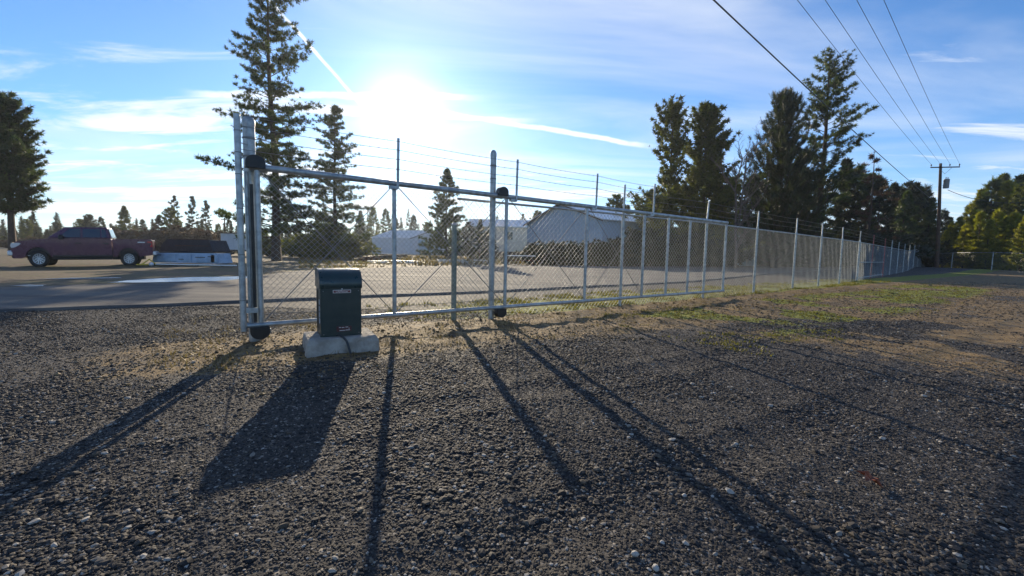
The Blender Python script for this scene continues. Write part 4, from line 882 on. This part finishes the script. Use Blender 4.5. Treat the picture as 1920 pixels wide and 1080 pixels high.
zt = 29.; o = empty('dark_trailer', (yx(352, zt), zt, 0), 0, 'dark tarpaulin covered trailer load behind the pale blue panels', 'trailer')
MB().prism([(-1.9, .75), (-1.75, 1.2), (-1.35, 1.62), (1.45, 1.58), (1.75, .78)], (0, 0, 0), (1, 0, 0), (0, 0, 1), (0, 1, 0), 1.8).build('load', M['tarp'], o, False, .06)
MB().box((0, .9, .68), (3.9, 1.9, .12)).build('bed', M['black'], o); MB().box((.1, -.03, 1.6), (2.6, .05, .035)).build('trim', M['rust'], o); MB().box((0.3, -.02, 1.17), (2.2, .04, .04)).build('strap', M['rust'], o)
for x in (-.5, .5): MB().lathe([(0, -.1), (.3, -.1), (.34, -.05), (.34, .05), (.3, .1), (0, .1)], (x, .05, .34), 18, (0, 1, 0)).build('wheel', M['rubber'], o)
zt = 25.; o = empty('yellow_hitch', (yx(270, zt), zt, gz(yx(270, zt), zt)), 0, 'small yellow hitch frame on the ground just behind the pickup', 'hitch')
MB().tube([(-.45, 0, .1), (.5, 0, .12)], .04, 8).build('bar', M['yellow'], o); MB().tube([(-.2, 0, .1), (.05, .3, .42), (.3, .5, .1)], .035, 8).build('brace', M['yellow'], o); MB().lathe([(0, -.05), (.12, -.05), (.13, 0), (.12, .05), (0, .05)], (.45, -.05, .13), 14, (0, 1, 0)).build('wheel', M['chrome'], o)
def pile(name, px_, Z, w_, label, m, n=5, seed=0, hgt=.07, cat='boards'):
    rg_ = random.Random(seed); x = yx(px_, Z); o = empty(name, (x, Z, gz(x, Z)), 0, label, cat)
    for i in range(n):
        l_ = w_*rg_.uniform(.5, 1.); MB().box((rg_.uniform(-.25, .25)*w_, rg_.uniform(-.5, .5), hgt*.5+hgt*(i % 3)*1.0+.002*i), (l_, rg_.uniform(.15, .3), hgt*.9), rg_.uniform(-.25, .25)).build('board', m, o)
    return o
pile('board_pile', 712, 36, 1.6, 'scatter of pale boards on the field at the left of the second gate panel', M['rooflight'], 6, 1)
pile('board_pile', 765, 38, 2.6, 'pale boards lying on the field below the white shed door', M['rooflight'], 7, 2)
pile('board_pile', 845, 41, 2.6, 'stack of white boards on the grass in front of the dark pine', M['rooflight'], 8, 3, .11)
pile('board_pile', 905, 43, 1.8, 'short white boards behind the tall roller post', M['rooflight'], 5, 4, .11)
pile('rust_pile', 690, 40, 2.2, 'low heap of rusty metal beside the bushes through the first panel', M['rust'], 8, 6, .16, 'scrap')
pile('rust_pile', 745, 52, 4.5, 'low dark heap of scrap along the foot of the white shed', M['fascia'], 9, 7, .2, 'scrap')
# flat white topped table frame and dark parked trailers in front of the barn
o = empty('flatbed', (yx(975, 38), 38, 0), rad(8), 'low flatbed with a white top standing on the dark grass left of the barn', 'flatbed')
MB().box((0, 0, .86), (2.6, 1.2, .07)).build('deck', M['rooflight'], o)
for x in (-1.1, 1.1):
    for y in (-.5, .5): MB().box((x, y, .41), (.09, .09, .82)).build('leg', M['rust'], o)
MB().box((0, 0, .45), (2.2, .08, .08)).build('crossbar', M['rust'], o)
# ------------------------------------------------------------------ pickup truck
TL_ = 6.05
pf = np.array([at(20, 480, 22.9)[0], 22.9]); tdir = rad(35); pr_ = pf+6.0*np.array([math.cos(tdir), math.sin(tdir)]); ks = .985
truck = empty('pickup_truck', (pf[0], pf[1], 0), tdir, 'purple grey four door pickup truck parked on the yard at the left, facing left', 'pickup truck')
zf_ = -.20; truck.rotation_euler = (0, -math.atan2(.05, 4.), tdir); truck.scale = (ks, .90, 1.19); truck.location.z = zf_
# local: x runs from the nose (0) to the tail (6), y=0 is the near side and grows away, z up
FW, RW, WR = 1.05, 4.84, .41
def arch(cx_, r_, z0, rev=False, n=12):
    a = [(cx_-r_*math.cos(t), z0+r_*math.sin(t)) for t in np.linspace(0, math.pi, n)]
    return a
def side_poly(ra=.50):
    p = [(.06, .55), (.03, .9), (.10, 1.10), (.28, 1.20), (.8, 1.27), (1.42, 1.345), (1.5, 1.36), (4.08, 1.38), (4.12, .50)]
    low = [(4.12, .50)]+[(q[0], q[1]) for q in reversed([(FW+ra*math.cos(t), .44+ra*math.sin(t)) for t in np.linspace(rad(8), rad(172), 12)][::-1])]
    return p+low[1:]+[(.4, .42), (.12, .42)]
mb = MB(); pc = side_poly(); mb.prism(pc, (0, .02, 0), (1, 0, 0), (0, 0, 1), (0, 1, 0), 1.94); mb.build('body', M['paint'], truck, False, .035)
# bed: two side panels with rear arches, floor, tailgate
bedp = [(4.15, 1.36), (5.93, 1.38), (5.97, 1.30), (5.98, .62), (5.85, .55)]+[(RW+.50*math.cos(t), .44+.50*math.sin(t)) for t in np.linspace(rad(8), rad(172), 12)]+[(4.15, .50)]
for y in (.02, 1.88): MB().prism(bedp, (0, y, 0), (1, 0, 0), (0, 0, 1), (0, 1, 0), .08).build('bed_side', M['paint'], truck, False, .015)
MB().box((5.05, .99, .93), (1.75, 1.78, .06)).build('bed_floor', M['trim'], truck); MB().box((5.93, .99, .98), (.06, 1.78, .72)).build('tailgate', M['paint'], truck, False, .01)
# greenhouse, narrower at the roof
def loft(b, t):
    V = b+t; return V, [(3, 2, 1, 0), (4, 5, 6, 7), (0, 1, 5, 4), (1, 2, 6, 5), (2, 3, 7, 6), (3, 0, 4, 7)]
cbm = [(1.40, .06, 1.35), (4.10, .06, 1.375), (4.10, 1.92, 1.375), (1.40, 1.92, 1.35)]; ct = [(2.15, .20, 1.90), (3.93, .20, 1.93), (3.93, 1.78, 1.93), (2.15, 1.78, 1.90)]
MB().add(*loft(cbm, ct)).build('cab', M['paint'], truck, False, .05)
def onside(x, z, o=-.006):                  # point on the near face of the cab
    f = (z-1.36)/(.56); return (x, .06+f*.14+o, z)
def pane(name, pts, m, par=truck, o=-.012):
    n = len(pts); V = [onside(x, z, o) for x, z in pts]+[onside(x, z, .02) for x, z in pts]
    return MB().add(V, [tuple(reversed(range(n))), tuple(range(n, 2*n))]+[(i, (i+1) % n, n+(i+1) % n, n+i) for i in range(n)]).build(name, m, par)
pane('door_window', [(1.92, 1.40), (2.78, 1.42), (2.78, 1.83), (2.34, 1.82), (2.02, 1.54)], M['glass']); pane('door_window', [(2.88, 1.42), (3.62, 1.43), (3.62, 1.84), (2.88, 1.83)], M['glass']); pane('quarter_window', [(3.68, 1.43), (3.92, 1.44), (3.84, 1.82), (3.68, 1.84)], M['glass'])
MB().add(*loft([(4.115, .2, 1.42), (4.115, 1.78, 1.42), (4.08, 1.78, 1.42), (4.08, .2, 1.42)], [(3.985, .27, 1.86), (3.985, 1.71, 1.86), (3.95, 1.71, 1.86), (3.95, .27, 1.86)])).build('rear_window', M['glass'], truck)
MB().add(*loft([(1.46, .16, 1.385), (1.46, 1.82, 1.385), (1.50, 1.82, 1.375), (1.50, .16, 1.375)], [(2.10, .27, 1.865), (2.10, 1.71, 1.865), (2.14, 1.71, 1.855), (2.14, .27, 1.855)])).build('windscreen', M['shade_glass'], truck)
for x0, x1 in ((1.62, 2.82), (2.84, 4.02)):
    d_ = MB().prism([(x0, .60), (x1, .60), (x1, 1.35), (x0, 1.34)], (0, .008, 0), (1, 0, 0), (0, 0, 1), (0, 1, 0), .03).build('door', M['paint'], truck, False, .006)
    MB().box((x1-.16, -.012, 1.14), (.24, .04, .055), 0, .01).build('handle', M['trim'], d_)
MB().prism([(1.62, .50), (4.10, .50), (4.10, .58), (1.62, .58)], (0, .0, 0), (1, 0, 0), (0, 0, 1), (0, 1, 0), .04).build('rocker_trim', M['trim'], truck)
MB().box((2.85, .02, .40), (2.5, .16, .06), 0, .015).build('running_board', M['trim'], truck)
MB().box((2.0, -.10, 1.42), (.20, .16, .22), 0, .04).build('mirror', M['trim'], truck)
for cx_ in (FW, RW):
    r0, r1 = .50, .56; n = 14; ts = np.linspace(rad(5), rad(175), n); V = []
    for y in (-.015, .03): V += [(cx_+r0*math.cos(t), y, .44+r0*math.sin(t)) for t in ts]+[(cx_+r1*math.cos(t), y, .44+r1*math.sin(t)) for t in ts]
    F = []
    for i in range(n-1): F += [(i, n+i, n+i+1, i+1), (i, i+1, 2*n+i+1, 2*n+i), (n+i+1, n+i, 3*n+i, 3*n+i+1)]
    MB().add(V, F).build('fender_flare', M['paint'], truck); MB().box((cx_, .95, .75), (.96, 1.7, .3)).build('wheel_well', M['trim'], truck)
    for side_ in (0, 1):
        yc = .13 if side_ == 0 else 1.85; ax = (0, -1, 0) if side_ == 0 else (0, 1, 0)
        wh = empty('wheel', (cx_, yc, WR-.01), 0); wh.parent = truck; wh.empty_display_size = .1
        MB().lathe([(.23, -.12), (.30, -.13), (.375, -.125), (.405, -.08), (.41, 0), (.405, .08), (.375, .125), (.30, .13), (.245, .11), (.235, .06)], (0, 0, 0), 36, ax).build('tyre', M['rubber'], wh)
        r_ = MB(); r_.lathe([(.245, .06), (.252, .105), (.235, .11), (.225, .08), (.222, .02)], (0, 0, 0), 32, ax); r_.lathe([(0, .075), (.045, .075), (.055, .06), (.055, .02)], (0, 0, 0), 16, ax)
        sg = -1 if side_ == 0 else 1
        for k_ in range(6):
            t = 2*math.pi*(k_+.5)/6; dx, dz_ = math.cos(t), math.sin(t); px2, pz2 = -dz_, dx
            for of in (-.024, .024):
                a0, a1 = .03, .235; V = []
                for rr_, w2, yo in ((a0, .014, .07), (a1, .020, .085)):
                    c0_ = (dx*rr_+px2*of*(1 if rr_ < .1 else 2.2), dz_*rr_+pz2*of*(1 if rr_ < .1 else 2.2))
                    for s2 in (-1, 1): V.append((c0_[0]+px2*w2*s2, sg*yo, c0_[1]+pz2*w2*s2))
                    for s2 in (1, -1): V.append((c0_[0]+px2*w2*s2, sg*(yo-.035), c0_[1]+pz2*w2*s2))
                r_.add(V, [(0, 1, 5, 4), (1, 2, 6, 5), (2, 3, 7, 6), (3, 0, 4, 7)])
        r_.build('rim', M['chrome'], wh); MB().lathe([(0, 0), (.23, 0)], (0, 0, 0), 24, ax).build('brake_disc', M['trim'], wh)
MB().prism([(.02, 1.0), (.07, 1.12), (.34, 1.13), (.42, 1.10), (.36, 1.03), (.18, .92), (.06, .90)], (0, -.004, 0), (1, 0, 0), (0, 0, 1), (0, 1, 0), .3).build('headlight', M['lamp'], truck, False, .01)
MB().box((.02, 1., 1.0), (.06, 1.3, .28), 0, .02).build('grille', M['trim'], truck); MB().box((.0, 1., .66), (.26, 1.96, .24), 0, .05).build('front_bumper', M['chrome'], truck); MB().box((.12, 1., .50), (.2, 1.8, .14), 0, .03).build('air_dam', M['trim'], truck)
MB().box((6.04, 1., .66), (.2, 1.9, .2), 0, .04).build('rear_bumper', M['chrome'], truck); MB().prism([(5.74, 1.27), (5.96, 1.27), (5.985, .98), (5.86, .98), (5.86, 1.06), (5.93, 1.10), (5.93, 1.18), (5.74, 1.20)], (0, -.006, 0), (1, 0, 0), (0, 0, 1), (0, 1, 0), .1).build('tail_light', M['tail'], truck)
MB().box((3., 1., .45), (5.0, .9, .22)).build('chassis', M['trim'], truck); MB().box((.7, -.0, .55), (.1, .03, .02)).build('badge', M['chrome'], truck); MB().box((5.45, .014, 1.22), (.34, .012, .05)).build('bed_badge', M['chrome'], truck)

# ------------------------------------------------------------------ thin winter haze in the air
hm = bpy.data.materials.new('haze'); hm.use_nodes = True; hn = hm.node_tree; hn.nodes.clear(); ho = hn.nodes.new('ShaderNodeOutputMaterial'); hv = hn.nodes.new('ShaderNodeVolumePrincipled')
hv.inputs['Color'].default_value = (.82, .9, 1, 1); hv.inputs['Density'].default_value = HAZE; hv.inputs['Anisotropy'].default_value = .55; hn.links.new(hv.outputs[0], ho.inputs['Volume'])
if HAZE: tag(MB().box((20, 110, 15.), (800, 560, 33.)).build('haze', hm), 'thin pale haze over the whole yard', 'haze', kind='stuff')

# ------------------------------------------------------------------ utility pole and wires
ZP = 50.; pb = at(1757, 500, ZP); ptp = at(1767.5, 309, ZP); zb = gz(pb[0], pb[1]); B0 = np.array([pb[0], pb[1], zb]); T0 = np.array([ptp[0]-.25, ptp[1], ptp[2]])
up = empty('utility_pole', B0, 0, 'brown wooden utility pole with a crossarm and grey transformer at the end of the fence', 'utility pole')
MB().tube([B0-[0, 0, .3], (B0+T0)/2+[.03, 0, 0], T0+[0, 0, .15]], [.2, .165, .125], 14).build('pole', M['polewood'], up, True)
ca, cb = at(1742, 314.5, ZP), at(1797, 313.5, ZP-1.0); arm = cb-ca
MB().tube([ca+[0, -.16, 0], cb+[0, -.16, 0]], .065, 4, smooth=False).build('crossarm', M['polewood'], up, True)
ins = []
for f in (.02, .34, .66, .98):
    q = ca+arm*f+np.array([0, -.16, .07]); ins.append(q); MB().lathe([(.02, 0), (.025, .1), (.07, .12), (.075, .17), (.05, .2), (.055, .24), (.03, .28), (0, .29)], q, 10).build('insulator', M['ceramic'], up, True)
for f in (.25, .75): MB().tube([ca+arm*f+[0, -.2, 0], ca+arm*.5+[0, -.2, -.75]], .018, 5).build('brace', M['rodm'], up, True)
tq = at(1773.5, 353, ZP-.3); MB().lathe([(0, 0), (.24, 0), (.26, .03), (.26, .95), (.28, .97), (.24, 1.03), (0, 1.06)], tq, 18).build('transformer', M['transf'], up, True)
for z in (.3, .8): MB().box((tq[0]-.28, tq[1], tq[2]+z), (.16, .1, .08)).build('bracket', M['rodm'], up, True)
for s_ in (-.1, .12): MB().lathe([(.03, 0), (.05, .05), (.03, .1), (.05, .14), (.02, .22), (0, .23)], tq+np.array([s_, 0, 1.04]), 8).build('bushing', M['ceramic'], up, True)
def cable(name, a, b, sag, r_, label, n=26, cat='wire', group=None):
    a = np.array(a); b = np.array(b); P = []
    for i in range(n+1): f = i/n; p = a*(1-f)+b*f; p = p.copy(); p[2] -= 4*sag*f*(1-f); P.append(p)
    o = MB().tube(P, r_, 5, False).build(name, M['cable']); return tag(o, label, cat, group)
for i, (x, nm) in enumerate(((1480, 'leftmost of the four thin power lines rising from the crossarm'), (1535, 'second from left of the four thin power lines rising from the crossarm'), (1597, 'third from left of the four thin power lines rising from the crossarm'), (1650, 'rightmost of the four thin power lines rising from the crossarm'))):
    a = ins[i]+[0, 0, .28]; r_ = ray(x, 0); e_ = np.array([0, 0, CH])+r_*(10.9-CH)/r_[2]; far = a+(e_-a)*1.9; far[2] = a[2]-.3
    cable('power_line', a, far, .7, .010, nm, 40, 'power line', 'power lines from the crossarm')
r_ = ray(1325, 0); a = at(1757, 381, ZP-.2); e_ = np.array([0, 0, CH])+r_*(7.2-CH)/r_[2]; far = a+(e_-a)*1.6; far[2] = a[2]+.2
cable('telephone_cable', a, far, .55, .019, 'thick dark cable crossing the sky in front of the tall pine', 40, 'cable')
a = at(1777, 356, ZP-.3); cable('service_cable', a, at(1990, 366, 44), 1.1, .028, 'pale service cable sagging from the transformer to the right edge', cat='cable')
# distant poles
for (x, yt, Z, nm) in ((20, 405, 70, 'thin grey far pole beside the broad dark pine at the left edge'), (421, 408, 75, 'thin dark far pole above the white container'), (1812, 412, 95, 'small distant utility pole behind the yellow green bushes')):
    p = at(x, yt, Z); o = empty('distant_pole', (p[0], p[1], 0), 0, nm, 'utility pole'); MB().tube([(0, 0, -.2), (0, 0, p[2])], [.14, .09], 8).build('pole', M['polewood'], o); MB().box((0, 0, p[2]-.35), (2.2 if x > 500 else 1.2, .1, .12)).build('crossarm', M['polewood'], o)
